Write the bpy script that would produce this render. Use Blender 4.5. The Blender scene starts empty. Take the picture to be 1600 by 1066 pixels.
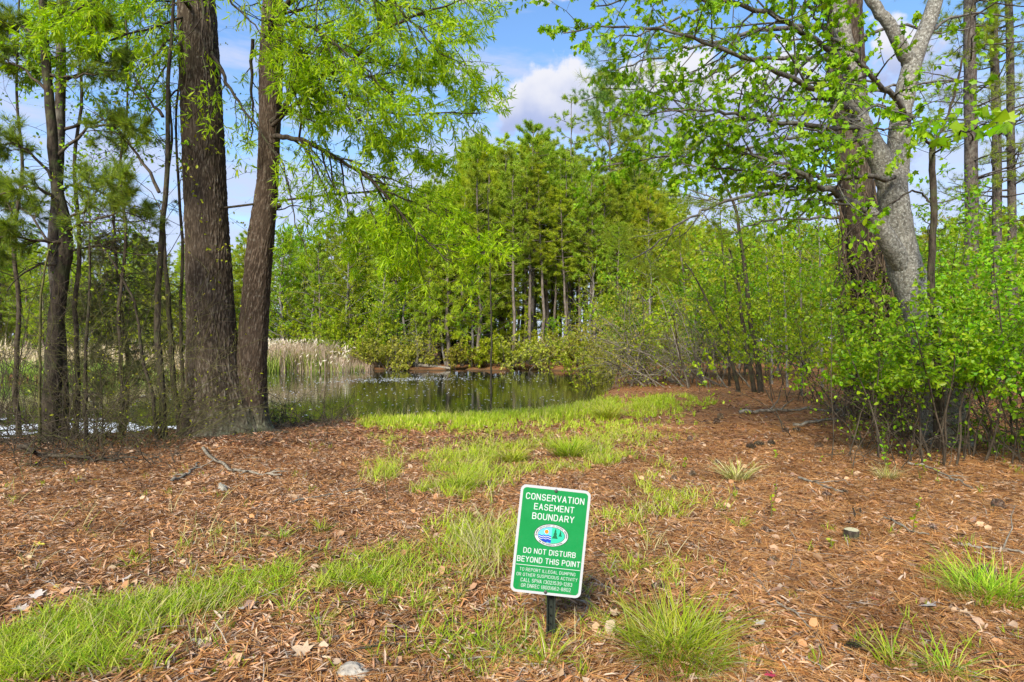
import bpy, math, random
import numpy as np
from mathutils import Vector, Matrix

rng = np.random.default_rng(7)
RR = random.Random(11)
scene = bpy.context.scene
COL = scene.collection

# ------------------------------------------------------------------ camera
F = 889.0                       # focal length in pixels of the 1600 px wide photograph
HY, CX, CH = 533.0, 800.0, 1.4  # horizon row, centre column, camera height
cam_d = bpy.data.cameras.new("camera")
cam_d.lens = 20.0
cam_d.sensor_width = 36.0
cam_d.clip_start = 0.05
cam_d.clip_end = 3000
cam = bpy.data.objects.new("camera", cam_d)
cam.location = (0, 0, CH)
cam.rotation_euler = (math.radians(90), 0, 0)
COL.objects.link(cam)
scene.camera = cam

# ------------------------------------------------------------------ render settings
scene.view_settings.view_transform = 'Standard'
scene.view_settings.look = 'None'
scene.view_settings.gamma = 1
scene.view_settings.exposure = 1.08
scene.render.engine = 'CYCLES'
scene.cycles.max_bounces = 11
scene.cycles.diffuse_bounces = 10
scene.cycles.glossy_bounces = 3
scene.cycles.transmission_bounces = 6
scene.cycles.transparent_max_bounces = 6
scene.cycles.use_denoising = True
scene.cycles.use_adaptive_sampling = True
scene.cycles.adaptive_threshold = 0.02

# ------------------------------------------------------------------ sun + sky
SUN_EL, SUN_AZ = 38.0, 200.0     # azimuth clockwise from +Y: behind the camera, to the left
se, sa = math.radians(SUN_EL), math.radians(SUN_AZ)
sun_dir = Vector((math.sin(sa) * math.cos(se), math.cos(sa) * math.cos(se), math.sin(se)))
sun_d = bpy.data.lights.new("sun", 'SUN')
sun_d.energy = 3.8
sun_d.angle = math.radians(20)
sun_d.color = (1.0, 0.93, 0.78)
sun_o = bpy.data.objects.new("sun", sun_d)
sun_o.rotation_euler = (-sun_dir).to_track_quat('-Z', 'Y').to_euler()
sun_o.location = sun_dir * 60
COL.objects.link(sun_o)

world = bpy.data.worlds.new("World")
scene.world = world
world.use_nodes = True
wn, wl = world.node_tree.nodes, world.node_tree.links
wn.clear()


def nd(nodes, kind, **kw):
    n = nodes.new(kind)
    for k, v in kw.items():
        if k.startswith('i_'):
            n.inputs[int(k[2:])].default_value = v
        else:
            setattr(n, k, v)
    return n


def mth(nodes, links, op, a, b=None, c=None, clamp=False):
    n = nodes.new('ShaderNodeMath')
    n.operation = op
    n.use_clamp = clamp
    for i, v in enumerate((a, b, c)):
        if v is None:
            continue
        if isinstance(v, (int, float)):
            n.inputs[i].default_value = v
        else:
            links.new(v, n.inputs[i])
    return n.outputs[0]


def mixc(nodes, links, f, a, b, blend='MIX'):
    n = nodes.new('ShaderNodeMix')
    n.data_type = 'RGBA'
    n.blend_type = blend
    for i, v in ((0, f), (6, a), (7, b)):
        if isinstance(v, (int, float)):
            n.inputs[i].default_value = v
        elif isinstance(v, tuple):
            n.inputs[i].default_value = (v[0], v[1], v[2], 1)
        else:
            links.new(v, n.inputs[i])
    return n.outputs[2]


def ramp(nodes, links, f, stops, interp='LINEAR'):
    n = nodes.new('ShaderNodeValToRGB')
    n.color_ramp.interpolation = interp
    e = n.color_ramp.elements
    while len(e) < len(stops):
        e.new(0.5)
    for el, (p, c) in zip(e, stops):
        el.position = p
        el.color = (c[0], c[1], c[2], 1) if isinstance(c, tuple) else (c, c, c, 1)
    links.new(f, n.inputs[0])
    return n.outputs[0]


out = nd(wn, 'ShaderNodeOutputWorld')
bg = nd(wn, 'ShaderNodeBackground')
sky = nd(wn, 'ShaderNodeTexSky')
sky.sky_type = 'NISHITA'
sky.sun_disc = False
sky.sun_elevation = se
sky.sun_rotation = sa
sky.air_density = 1.0
sky.dust_density = 0.6
sky.ozone_density = 2.0
tc = nd(wn, 'ShaderNodeTexCoord')
sep = nd(wn, 'ShaderNodeSeparateXYZ')
wl.new(tc.outputs['Generated'], sep.inputs[0])
dx, dy, dz = sep.outputs[0], sep.outputs[1], sep.outputs[2]
# clouds: one cumulus bank (its outline is a distorted ellipse on the sky sphere) and thin high sheets low down
nz = nd(wn, 'ShaderNodeTexNoise', noise_dimensions='3D')
nz.inputs['Scale'].default_value = 9.0
nz.inputs['Detail'].default_value = 7.0
nz.inputs['Roughness'].default_value = 0.55
wl.new(tc.outputs['Generated'], nz.inputs['Vector'])
nzf = nz.outputs['Fac']


def ellipse(cx, cz, rx, rz_up, rz_dn, amp):
    az = mth(wn, wl, 'ARCTAN2', dx, dy)
    u = mth(wn, wl, 'DIVIDE', mth(wn, wl, 'SUBTRACT', az, cx), rx)
    dzz = mth(wn, wl, 'SUBTRACT', dz, cz)
    up = mth(wn, wl, 'DIVIDE', mth(wn, wl, 'MAXIMUM', dzz, 0.0), rz_up)
    dn = mth(wn, wl, 'DIVIDE', mth(wn, wl, 'MINIMUM', dzz, 0.0), rz_dn)
    r2 = mth(wn, wl, 'ADD', mth(wn, wl, 'MULTIPLY', u, u),
             mth(wn, wl, 'ADD', mth(wn, wl, 'MULTIPLY', up, up), mth(wn, wl, 'MULTIPLY', dn, dn)))
    r = mth(wn, wl, 'SQRT', r2)
    n = mth(wn, wl, 'MULTIPLY', mth(wn, wl, 'SUBTRACT', nzf, 0.5), amp)
    return mth(wn, wl, 'SUBTRACT', mth(wn, wl, 'SUBTRACT', 1.0, r), n)


def sstep(v, lo, hi):
    n = nd(wn, 'ShaderNodeMapRange', interpolation_type='SMOOTHSTEP')
    n.inputs[1].default_value = lo
    n.inputs[2].default_value = hi
    wl.new(v, n.inputs[0])
    return n.outputs[0]


e1 = ellipse(0.20, 0.375, 0.235, 0.07, 0.05, 2.6)
e2 = ellipse(0.36, 0.36, 0.26, 0.10, 0.14, 3.0)
e3 = ellipse(-0.05, 0.53, 0.16, 0.02, 0.025, 2.2)
m1 = sstep(mth(wn, wl, 'MAXIMUM', mth(wn, wl, 'MAXIMUM', e1, e2), e3), 0.0, 0.22)
# streaky sheets, thicker toward the horizon and away from the clear window of blue
mp = nd(wn, 'ShaderNodeMapping')
mp.inputs['Scale'].default_value = (1.6, 1.6, 7.5)
wl.new(tc.outputs['Generated'], mp.inputs[0])
nz2 = nd(wn, 'ShaderNodeTexNoise')
nz2.inputs['Scale'].default_value = 2.6
nz2.inputs['Detail'].default_value = 6.0
nz2.inputs['Roughness'].default_value = 0.6
wl.new(mp.outputs[0], nz2.inputs['Vector'])
low = mth(wn, wl, 'MULTIPLY', mth(wn, wl, 'SUBTRACT', 0.40, dz), 1.15)
sheet = sstep(mth(wn, wl, 'ADD', nz2.outputs['Fac'], low), 0.44, 0.74)
sheet = mth(wn, wl, 'MULTIPLY', sheet, 0.88)
# colours of cloud: white tops, lilac grey undersides (shading painted in by height)
nz3 = nd(wn, 'ShaderNodeTexNoise')
nz3.inputs['Scale'].default_value = 14.0
nz3.inputs['Detail'].default_value = 5.0
wl.new(tc.outputs['Generated'], nz3.inputs['Vector'])
base = sstep(mth(wn, wl, 'ADD', dz, mth(wn, wl, 'MULTIPLY', mth(wn, wl, 'SUBTRACT', nz3.outputs['Fac'], 0.5), 0.10)), 0.35, 0.415)
SKYK = 0.125
CL = 1.0 / SKYK
white = tuple(CL * v for v in (0.42, 0.425, 0.46))
grey = tuple(CL * v for v in (0.22, 0.26, 0.40))
haze_c = tuple(CL * v for v in (0.31, 0.345, 0.46))
ccol = mixc(wn, wl, base, grey, white)
skyc = mixc(wn, wl, 1.0, sky.outputs[0], (0.80, 0.97, 1.10), 'MULTIPLY')
s1 = mixc(wn, wl, sheet, skyc, haze_c)
s2 = mixc(wn, wl, m1, s1, ccol)
wl.new(s2, bg.inputs[0])
bg.inputs[1].default_value = SKYK
wl.new(bg.outputs[0], out.inputs[0])


# ------------------------------------------------------------------ geometry helpers
def hash3(ix, iy, iz, s):
    h = (ix.astype(np.int64) * 374761393 + iy.astype(np.int64) * 668265263 + iz.astype(np.int64) * 2147483647 + s * 1274126177) & 0xffffffff
    h = ((h ^ (h >> 13)) * 1274126177) & 0xffffffff
    h = (h ^ (h >> 16)) & 0xffffff
    return h / float(0xffffff)


def vnoise(p, s=0):
    i = np.floor(p).astype(np.int64)
    f = p - i
    f = f * f * (3 - 2 * f)
    o = 0
    for a in (0, 1):
        for b in (0, 1):
            for c in (0, 1):
                w = (f[:, 0] if a else 1 - f[:, 0]) * (f[:, 1] if b else 1 - f[:, 1]) * (f[:, 2] if c else 1 - f[:, 2])
                o = o + w * hash3(i[:, 0] + a, i[:, 1] + b, i[:, 2] + c, s)
    return o


def sm(a, b, x):
    t = np.clip((x - a) / (b - a), 0, 1)
    return t * t * (3 - 2 * t)


WATER = -0.6
NX = [-90, -40, -12, -8, -6.4, -5.2, -3, 0, 1.2, 2.4, 3.4, 4.4, 5.4, 6.5, 8.0, 90]
NYV = [9.6, 9.4, 9.3, 9.55, 10.2, 11.5, 12.7, 13.6, 14.6, 17.0, 20.5, 25, 30, 35, 40, 300]
FX = [-90, -45, -26, -19, -15, -8, 90]
FY = [25, 26, 27.5, 31, 37.2, 38.4, 38.0]


def pond(x, y):
    """metres inside the pond (negative on land)"""
    x = np.asarray(x, float)
    y = np.asarray(y, float)
    w = 0.35 * np.sin(x * 1.3) + 0.2 * np.sin(x * 3.1 + 1)
    return np.minimum(y - np.interp(x, NX, NYV) - 0.25 * w, np.interp(x, FX, FY) + w - y)


def gz(x, y):
    x = np.atleast_1d(np.asarray(x, float))
    y = np.atleast_1d(np.asarray(y, float))
    s = pond(x, y)
    land = -0.022 * np.clip(y - 3, 0, 12) * (1 - sm(1.5, 5.5, x)) - 0.03 * sm(9, 18, y) * sm(1.5, 5.5, x)
    land = land + np.where(y > 30, -0.10, 0.0) + 0.012 * np.clip(y - 42, 0, 60)
    p = np.stack([x, y, 0 * x], 1)
    land = land + 0.10 * (vnoise(p * 0.45, 3) - 0.5) + 0.05 * (vnoise(p * 1.7, 4) - 0.5) * sm(60, 20, y)
    k = sm(-1.1, 0.7, s)
    return land * (1 - k) + (-1.25) * k


def g1(x, y):
    return float(gz(x, y)[0])


def G(px, py):
    """the point of the ground seen at photograph pixel (px, py)"""
    d = CH * F / max(py - HY, 5)
    for _ in range(12):
        z = g1((px - CX) / F * d, d)
        d = 0.5 * d + 0.5 * (CH - z) * F / max(py - HY, 5)
    x = (px - CX) / F * d
    return Vector((x, d, g1(x, d)))


def P(px, py, d):
    return Vector(((px - CX) / F * d, d, CH + (HY - py) / F * d))


def mk_mesh(name, verts, groups, smooth=False, attrs=None):
    """groups: list of (m,k) index arrays, one array per polygon size"""
    me = bpy.data.meshes.new(name)
    verts = np.ascontiguousarray(verts, np.float32)
    me.vertices.add(len(verts))
    me.vertices.foreach_set('co', verts.ravel())
    groups = [np.asarray(g, np.int32) for g in groups if len(g)]
    nl = sum(g.size for g in groups)
    npoly = sum(len(g) for g in groups)
    me.loops.add(nl)
    me.loops.foreach_set('vertex_index', np.concatenate([g.ravel() for g in groups]))
    me.polygons.add(npoly)
    tot = np.concatenate([np.full(len(g), g.shape[1], np.int32) for g in groups])
    st = np.concatenate([[0], np.cumsum(tot)[:-1]]).astype(np.int32)
    me.polygons.foreach_set('loop_start', st)
    me.polygons.foreach_set('loop_total', tot)
    if smooth:
        me.polygons.foreach_set('use_smooth', np.ones(npoly, bool))
    me.update(calc_edges=True)
    for k, v in (attrs or {}).items():
        a = me.attributes.new(k, 'FLOAT', 'POINT')
        a.data.foreach_set('value', np.ascontiguousarray(v, np.float32))
    return me


def link(name, me, mat, parent=None, kind=None, label=None):
    if mat is not None and len(me.materials) == 0:
        me.materials.append(mat)
    o = bpy.data.objects.new(name, me)
    COL.objects.link(o)
    if parent is not None:
        o.parent = parent
    if kind:
        o['kind'] = kind
    if label:
        o['label'] = label
    return o


def thing(name, label, cat, loc=(0, 0, 0), group=None):
    o = bpy.data.objects.new(name, None)
    o.empty_display_size = 0.2
    COL.objects.link(o)
    o.location = loc
    o['label'] = label
    o['category'] = cat
    if group:
        o['group'] = group
    return o


def tag(o, label, cat, group=None):
    o['label'] = label
    o['category'] = cat
    if group:
        o['group'] = group
    return o


def copy_tree(o, parent=None):
    c = o.copy()
    COL.objects.link(c)
    c.parent = parent
    for ch in list(o.children):
        copy_tree(ch, c)
    return c


class Tubes:
    def __init__(self):
        self.g = {}
        self.n = 0

    def add(self, pts, r, sides=4):
        pts = np.asarray([tuple(p) for p in pts], float) if not isinstance(pts, np.ndarray) else pts
        self.g.setdefault((len(pts), sides), []).append((pts, np.asarray(r, float)))
        self.n += 1

    def mesh(self, name, origin=(0, 0, 0)):
        V, Q, off = [], [], 0
        for (n, s), lst in self.g.items():
            p = np.stack([a for a, _ in lst])
            r = np.stack([b for _, b in lst])
            T = len(lst)
            t = np.gradient(p, axis=1)
            t /= np.linalg.norm(t, axis=2, keepdims=True) + 1e-9
            m = t.mean(1)
            ref = np.where(np.abs(m[:, 2:3]) < 0.75 * np.linalg.norm(m, axis=1, keepdims=True), np.array([[0, 0, 1.0]]), np.array([[1.0, 0, 0]]))
            u = np.cross(t, ref[:, None, :])
            u /= np.linalg.norm(u, axis=2, keepdims=True) + 1e-9
            v = np.cross(t, u)
            a = np.arange(s) / s * 2 * math.pi
            ring = p[:, :, None, :] + r[:, :, None, None] * (u[:, :, None, :] * np.cos(a)[None, None, :, None] + v[:, :, None, :] * np.sin(a)[None, None, :, None])
            V.append(ring.reshape(-1, 3))
            idx = np.arange(T * n * s).reshape(T, n, s) + off
            nx = np.roll(idx, -1, axis=2)
            q = np.stack([idx[:, :-1], nx[:, :-1], nx[:, 1:], idx[:, 1:]], -1)
            Q.append(q.reshape(-1, 4))
            off += T * n * s
        V = np.concatenate(V) - np.array(tuple(origin))
        return mk_mesh(name, V, [np.concatenate(Q)], smooth=True)


def nrm(v):
    return v / (np.linalg.norm(v, axis=-1, keepdims=True) + 1e-9)


def rot_off(d, ang, flat=0.0):
    """direction d turned by ang about a random side; flat > 0 keeps the turn near level"""
    q = Vector((RR.gauss(0, 1), RR.gauss(0, 1), RR.gauss(0, 1) * (1 - flat)))
    q = (q - d * q.dot(d))
    if q.length < 1e-4:
        q = d.orthogonal()
    q.normalize()
    return (d * math.cos(ang) + q * math.sin(ang)).normalized()


def walk(p, d, L, n, wob, grav):
    pts = [p.copy()]
    d = d.copy()
    st = L / n
    for _ in range(n):
        d = (d + Vector((RR.gauss(0, wob), RR.gauss(0, wob), RR.gauss(0, wob) + grav))).normalized()
        p = p + d * st
        pts.append(p.copy())
    return pts


def interp_path(pts, f):
    x = f * (len(pts) - 1)
    i = min(int(x), len(pts) - 2)
    t = x - i
    return pts[i].lerp(pts[i + 1], t), (pts[i + 1] - pts[i]).normalized()


def grow(T, A, p, d, L, r, spec, lvl=0):
    """spec: list of dicts per level (n, wob, grav, kids, k0, ang, ratio, flat, leaves, sides)"""
    s = spec[lvl]
    pts = walk(p, d, L, s['n'], s.get('wob', .15), s.get('grav', 0))
    n = len(pts)
    T.add(pts, [r * (1 - 0.75 * i / (n - 1)) for i in range(n)], s.get('sides', 4))
    sprout(T, A, pts, L, r, spec, lvl)


def sprout(T, A, pts, L, r, spec, lvl):
    s = spec[lvl]
    if lvl + 1 < len(spec):
        k0 = s.get('k0', .2)
        for i in range(s['kids']):
            f = k0 + (1 - k0) * (i + RR.random()) / s['kids']
            q, t = interp_path(pts, min(f, .999))
            a = math.radians(s['ang'] * RR.uniform(.7, 1.3))
            dd = rot_off(t, a, s.get('flat', 0))
            Lk = L * s['ratio'] * (1.1 - 0.6 * f) * RR.uniform(.6, 1.3)
            grow(T, A, q, dd, Lk, max(r * (1 - .75 * f) * s.get('rr', .55), .0015), spec, lvl + 1)
    nl = s.get('leaves', 0)
    if nl:
        k0 = s.get('l0', .25)
        for i in range(nl):
            f = min(k0 + (1 - k0) * (i + RR.random()) / nl, .999)
            q, t = interp_path(pts, f)
            A.append((q.x, q.y, q.z, t.x, t.y, t.z))


def smooth_path(pts, k=4, wob=0.0):
    """Catmull-Rom through pts"""
    P_ = [Vector(p) for p in pts]
    P_ = [P_[0] * 2 - P_[1]] + P_ + [P_[-1] * 2 - P_[-2]]
    o = []
    for i in range(1, len(P_) - 2):
        a, b, c, d = P_[i - 1:i + 3]
        for j in range(k):
            t = j / k
            q = 0.5 * ((2 * b) + (c - a) * t + (2 * a - 5 * b + 4 * c - d) * t * t + (-a + 3 * b - 3 * c + d) * t ** 3)
            if wob:
                q = q + Vector((RR.gauss(0, wob), RR.gauss(0, wob), RR.gauss(0, wob)))
            o.append(q)
    o.append(P_[-2])
    return o


def limb(T, A, pts, r0, r1, spec, k=4, wob=0.008, sides=6, L=None):
    sp = smooth_path(pts, k, wob)
    n = len(sp)
    T.add(sp, [r0 + (r1 - r0) * i / (n - 1) for i in range(n)], sides)
    if spec:
        length = sum((sp[i + 1] - sp[i]).length for i in range(n - 1))
        sprout(T, A, sp, L or length, r0, spec, 0)
    return sp


# leaf templates: verts (x across, y along, z up) and faces of one size
WILLOW = (np.array([(0, 0, 0), (.09, .45, .03), (0, 1, -.03), (-.09, .45, .03)], float), np.array([(0, 1, 2), (0, 2, 3)]))
OVATE = (np.array([(0, 0, 0), (.27, .28, .07), (.24, .66, .05), (0, 1, -.06), (-.24, .66, .05), (-.27, .28, .07)], float),
         np.array([(0, 1, 2, 3), (0, 3, 4, 5)]))
MAPLE = (np.array([(0, 0, 0), (.42, .02, -.05), (.34, .30, .05), (.55, .62, -.08), (.2, .62, .05), (0, 1.0, -.12), (-.2, .62, .05), (-.55, .62, -.08), (-.34, .30, .05), (-.42, .02, -.05)], float),
         np.array([(0, 1, 2, 3, 4, 5), (0, 5, 6, 7, 8, 9)]))
CARD = (np.array([(-.3, 0, 0), (.3, .1, .05), (.25, .9, -.05), (-.2, 1, .05)], float), np.array([(0, 1, 2, 3)]))


def tuft_template(k, w, spread, seed):
    r = np.random.default_rng(seed)
    V, Fc = [], []
    for i in range(k):
        a = r.uniform(0, 2 * math.pi)
        th = r.uniform(.15, 1) * spread
        d = np.array([math.sin(th) * math.cos(a), math.cos(th), math.sin(th) * math.sin(a)])
        s = nrm(np.cross(d, r.normal(size=3)))
        L = r.uniform(.7, 1.05)
        b = -0.25 * r.random() * np.array([0, 1, 0])
        V += [b - s * w, b + s * w, b + d * L]
        Fc.append((3 * i, 3 * i + 1, 3 * i + 2))
    return (np.array(V), np.array(Fc))


TUFT_NEAR = [tuft_template(16, .016, 1.15, 5), tuft_template(14, .016, 1.0, 6)]
TUFT_FAR = tuft_template(9, .055, 1.25, 8)


def frames(A, along=0.5, up=0.6, droop=0.2):
    """leaf frames for anchors A (n,6): returns position, long axis, normal"""
    A = np.asarray(A, float)
    n = len(A)
    y = nrm(A[:, 3:] * along + rng.normal(size=(n, 3)) * .55 + np.array([0, 0, -droop]))
    z = rng.normal(size=(n, 3)) * .6 + np.array([0, 0, up])
    z = nrm(z - y * (z * y).sum(1, keepdims=True))
    x = np.cross(y, z)
    return A[:, :3], x, y, z


def leaf_mesh(name, pos, x, y, z, size, tmpl, origin=(0, 0, 0)):
    tv, tf = tmpl
    n, k = len(pos), len(tv)
    sz = size[:, None, None]
    V = pos[:, None, :] - np.array(tuple(origin)) + sz * (tv[None, :, 0:1] * x[:, None, :] + tv[None, :, 1:2] * y[:, None, :] + tv[None, :, 2:3] * z[:, None, :])
    Fc = tf[None] + (np.arange(n) * k)[:, None, None]
    return mk_mesh(name, V.reshape(-1, 3), [Fc.reshape(-1, tf.shape[1])])


def foliage(parent, A, size, tmpl, mat, along=.5, up=.6, droop=.2, jit=.35, name='crown', single=0, leafname='leaf', origin=None):
    """a crown of leaves; the `single` leaves that show largest become leaf parts of their own"""
    if len(A) == 0:
        return
    pos, x, y, z = frames(A, along, up, droop)
    size = size * (1 + jit * rng.uniform(-1, 1, len(pos)))
    o = parent.location if origin is None else origin
    keep = np.ones(len(pos), bool)
    if single:
        px = CX + F * pos[:, 0] / np.maximum(pos[:, 1], .1)
        py = HY - F * (pos[:, 2] - CH) / np.maximum(pos[:, 1], .1)
        app = size / np.maximum(pos[:, 1], .3) * ((px > 0) & (px < 1600) & (py > 0) & (py < 1060) & (pos[:, 1] > .3))
        sel = np.argsort(-app)[:single]
        sel = sel[app[sel] > 0]
        keep[sel] = False
        me = mk_mesh(leafname, tmpl[0], [tmpl[1]])
        me.materials.append(mat)
        for i in sel:
            l = bpy.data.objects.new(leafname, me)
            m = Matrix(((x[i][0], y[i][0], z[i][0]), (x[i][1], y[i][1], z[i][1]), (x[i][2], y[i][2], z[i][2])))
            l.rotation_euler = m.to_euler()
            l.location = Vector(pos[i]) - Vector(o)
            l.scale = (size[i],) * 3
            l.parent = parent
            COL.objects.link(l)
    if not keep.any():
        return None
    me = leaf_mesh(name, pos[keep], x[keep], y[keep], z[keep], size[keep], tmpl, o)
    return link(name, me, mat, parent, 'stuff')


# ------------------------------------------------------------------ materials
def new_mat(name):
    m = bpy.data.materials.new(name)
    m.use_nodes = True
    n, l = m.node_tree.nodes, m.node_tree.links
    n.clear()
    o = n.new('ShaderNodeOutputMaterial')
    return m, n, l, o


def leaf_mat(name, cols, trans=.4, rough=.45, spec=.3, tint=(1.15, 1.25, .55), damp=0):
    m, n, l, o = new_mat(name)
    geo = n.new('ShaderNodeNewGeometry')
    oi = n.new('ShaderNodeObjectInfo')
    r = mth(n, l, 'FRACT', mth(n, l, 'ADD', geo.outputs['Random Per Island'], mth(n, l, 'MULTIPLY', oi.outputs['Random'], 7.31)))
    k = len(cols)
    c = ramp(n, l, r, [((i + .5) / k, tuple(cc)) for i, cc in enumerate(cols)])
    hs = n.new('ShaderNodeHueSaturation')
    l.new(c, hs.inputs['Color'])
    l.new(mth(n, l, 'ADD', mth(n, l, 'MULTIPLY', oi.outputs['Random'], .03), .485), hs.inputs['Hue'])
    l.new(mth(n, l, 'ADD', mth(n, l, 'MULTIPLY', oi.outputs['Random'], .35), .82), hs.inputs['Value'])
    c = hs.outputs[0]
    if damp:          # damp and bleached drifts, a metre or so across
        dn = n.new('ShaderNodeTexNoise')
        dn.inputs['Scale'].default_value = 1.3
        dn.inputs['Detail'].default_value = 5
        dn.inputs['Roughness'].default_value = .65
        l.new(geo.outputs['Position'], dn.inputs['Vector'])
        c = mixc(n, l, damp, c, ramp(n, l, dn.outputs['Fac'], [(.36, (.42, .36, .33)), (.50, (1.0, 1.0, 1.0)), (.66, (1.30, 1.28, 1.25))]), 'MULTIPLY')
    b = n.new('ShaderNodeBsdfPrincipled')
    l.new(c, b.inputs['Base Color'])
    b.inputs['Roughness'].default_value = rough
    b.inputs['Specular IOR Level'].default_value = spec
    t = n.new('ShaderNodeBsdfTranslucent')
    l.new(mixc(n, l, 1.0, c, tint, 'MULTIPLY'), t.inputs[0])
    mx = n.new('ShaderNodeMixShader')
    mx.inputs[0].default_value = trans
    l.new(b.outputs[0], mx.inputs[1])
    l.new(t.outputs[0], mx.inputs[2])
    l.new(mx.outputs[0], o.inputs[0])
    return m


def bark_mat(name, c1, c2, scale=18, stretch=.15, bump=.6, blotch=None, bl_scale=6, bl_amt=.5, dist=.01):
    m, n, l, o = new_mat(name)
    t = n.new('ShaderNodeTexCoord')
    mp = n.new('ShaderNodeMapping')
    mp.inputs['Scale'].default_value = (1, 1, stretch)
    l.new(t.outputs['Object'], mp.inputs[0])
    a = n.new('ShaderNodeTexNoise')
    a.inputs['Scale'].default_value = scale
    a.inputs['Detail'].default_value = 6
    a.inputs['Roughness'].default_value = .65
    l.new(mp.outputs[0], a.inputs['Vector'])
    c = ramp(n, l, a.outputs['Fac'], [(.36, c1), (.62, c2)])
    if blotch:
        bn = n.new('ShaderNodeTexNoise')
        bn.inputs['Scale'].default_value = bl_scale
        bn.inputs['Detail'].default_value = 5
        bn.inputs['Roughness'].default_value = .7
        l.new(t.outputs['Object'], bn.inputs['Vector'])
        f = ramp(n, l, bn.outputs['Fac'], [(.5, 0.0), (.62, bl_amt)])
        c = mixc(n, l, f, c, blotch)
    b = n.new('ShaderNodeBsdfPrincipled')
    l.new(c, b.inputs['Base Color'])
    b.inputs['Roughness'].default_value = .9
    b.inputs['Specular IOR Level'].default_value = .15
    bp = n.new('ShaderNodeBump')
    bp.inputs['Strength'].default_value = bump
    bp.inputs['Distance'].default_value = dist
    l.new(a.outputs['Fac'], bp.inputs['Height'])
    l.new(bp.outputs[0], b.inputs['Normal'])
    l.new(b.outputs[0], o.inputs[0])
    return m


def flat_mat(name, c, rough=.6, spec=.3, metal=0):
    m, n, l, o = new_mat(name)
    b = n.new('ShaderNodeBsdfPrincipled')
    b.inputs['Base Color'].default_value = (*c, 1)
    b.inputs['Roughness'].default_value = rough
    b.inputs['Specular IOR Level'].default_value = spec
    b.inputs['Metallic'].default_value = metal
    l.new(b.outputs[0], o.inputs[0])
    return m


M = {}
M['willow'] = leaf_mat('willow oak leaves', [(.30, .43, .006), (.40, .52, .008), (.19, .33, .006), (.46, .54, .012)], .55)
M['maple'] = leaf_mat('maple leaves', [(.22, .42, .008), (.30, .50, .010), (.36, .50, .012), (.14, .30, .007), (.26, .46, .010)], .52)
M['shrub'] = leaf_mat('shrub leaves', [(.19, .37, .007), (.28, .47, .010), (.10, .23, .007), (.38, .49, .014), (.14, .30, .008)], .48)
M['shrub_y'] = leaf_mat('yellow green leaves', [(.36, .44, .010), (.44, .49, .014), (.23, .34, .009), (.32, .30, .03), (.28, .42, .010)], .5)
M['olive'] = leaf_mat('olive leaves', [(.31, .32, .03), (.40, .39, .03), (.22, .25, .02), (.38, .32, .07)], .4)
M['lime'] = leaf_mat('lime far leaves', [(.36, .49, .010), (.44, .54, .014), (.27, .40, .010), (.48, .52, .03)], .5)
M['bright'] = leaf_mat('bright green far leaves', [(.24, .48, .010), (.32, .53, .012), (.18, .38, .010)], .5)
M['pine'] = leaf_mat('pine needles', [(.25, .36, .022), (.33, .42, .025), (.17, .27, .02), (.38, .42, .04)], .42, .5, .25)
M['pine_y'] = leaf_mat('pine needles spring', [(.36, .45, .016), (.45, .50, .022), (.25, .36, .018), (.48, .48, .04)], .44, .5, .25)
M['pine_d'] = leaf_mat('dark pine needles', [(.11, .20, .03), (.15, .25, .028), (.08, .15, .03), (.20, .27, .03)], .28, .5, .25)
M['bark_pine'] = bark_mat('pine bark', (.03, .024, .02), (.12, .098, .08), 20, .4, 1.0, (.20, .20, .17), 8, .4, .03)
M['bark_grey'] = bark_mat('grey pine bark', (.08, .072, .065), (.23, .205, .18), 14, .3, .8, (.28, .29, .25), 5, .5, .02)
M['bark_dark'] = bark_mat('dark bark', (.018, .014, .010), (.075, .058, .042), 22, .3, 1.0, (.075, .09, .035), 5, .5, .03)
M['bark_limb'] = bark_mat('dark limb bark', (.04, .036, .03), (.14, .125, .105), 22, .3, .6, (.20, .21, .18), 12, .5)
M['bark_light'] = bark_mat('pale twig bark', (.09, .075, .055), (.27, .235, .185), 20, .3, .4)
M['bark_maple'] = bark_mat('pale maple bark', (.075, .07, .058), (.20, .185, .155), 30, .6, .8, (.38, .38, .34), 38, .75, .012)
M['twig'] = bark_mat('twig bark', (.03, .023, .017), (.10, .08, .055), 25, .3, .3)
M['twig_g'] = bark_mat('greenish twig', (.045, .05, .015), (.14, .13, .045), 25, .3, .3)
M['vine'] = bark_mat('vine stems', (.05, .034, .022), (.16, .115, .075), 30, .3, .3)
M['bark_far'] = bark_mat('far pine bark', (.07, .055, .045), (.19, .155, .125), 8, .3, .5)
# ================================================================== THE SETTING
def axis(lo, hi, dense_lo, dense_hi, nd_, nf):
    a = dense_lo - (np.linspace(0, 1, nf) ** 2.4)[::-1][:-1] * (dense_lo - lo) if lo < dense_lo else np.array([])
    b = np.linspace(dense_lo, dense_hi, nd_)
    c = dense_hi + (np.linspace(0, 1, nf) ** 2.4)[1:] * (hi - dense_hi)
    return np.concatenate([a, b, c])


gxs = axis(-600, 600, -9, 9, 200, 60)
gys = axis(-60, 900, 0.6, 20, 200, 90)
X, Y = np.meshgrid(gxs, gys)
xf, yf = X.ravel(), Y.ravel()
zf = gz(xf, yf)
fine = vnoise(np.stack([xf * 14, yf * 14, xf * 0], 1), 9) * sm(9, 4, np.hypot(xf, yf))
zf = zf + .018 * (fine - .5)
nx_, ny_ = len(gxs), len(gys)
idx = np.arange(nx_ * ny_).reshape(ny_, nx_)
quads = np.stack([idx[:-1, :-1], idx[:-1, 1:], idx[1:, 1:], idx[1:, :-1]], -1).reshape(-1, 4)


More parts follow.
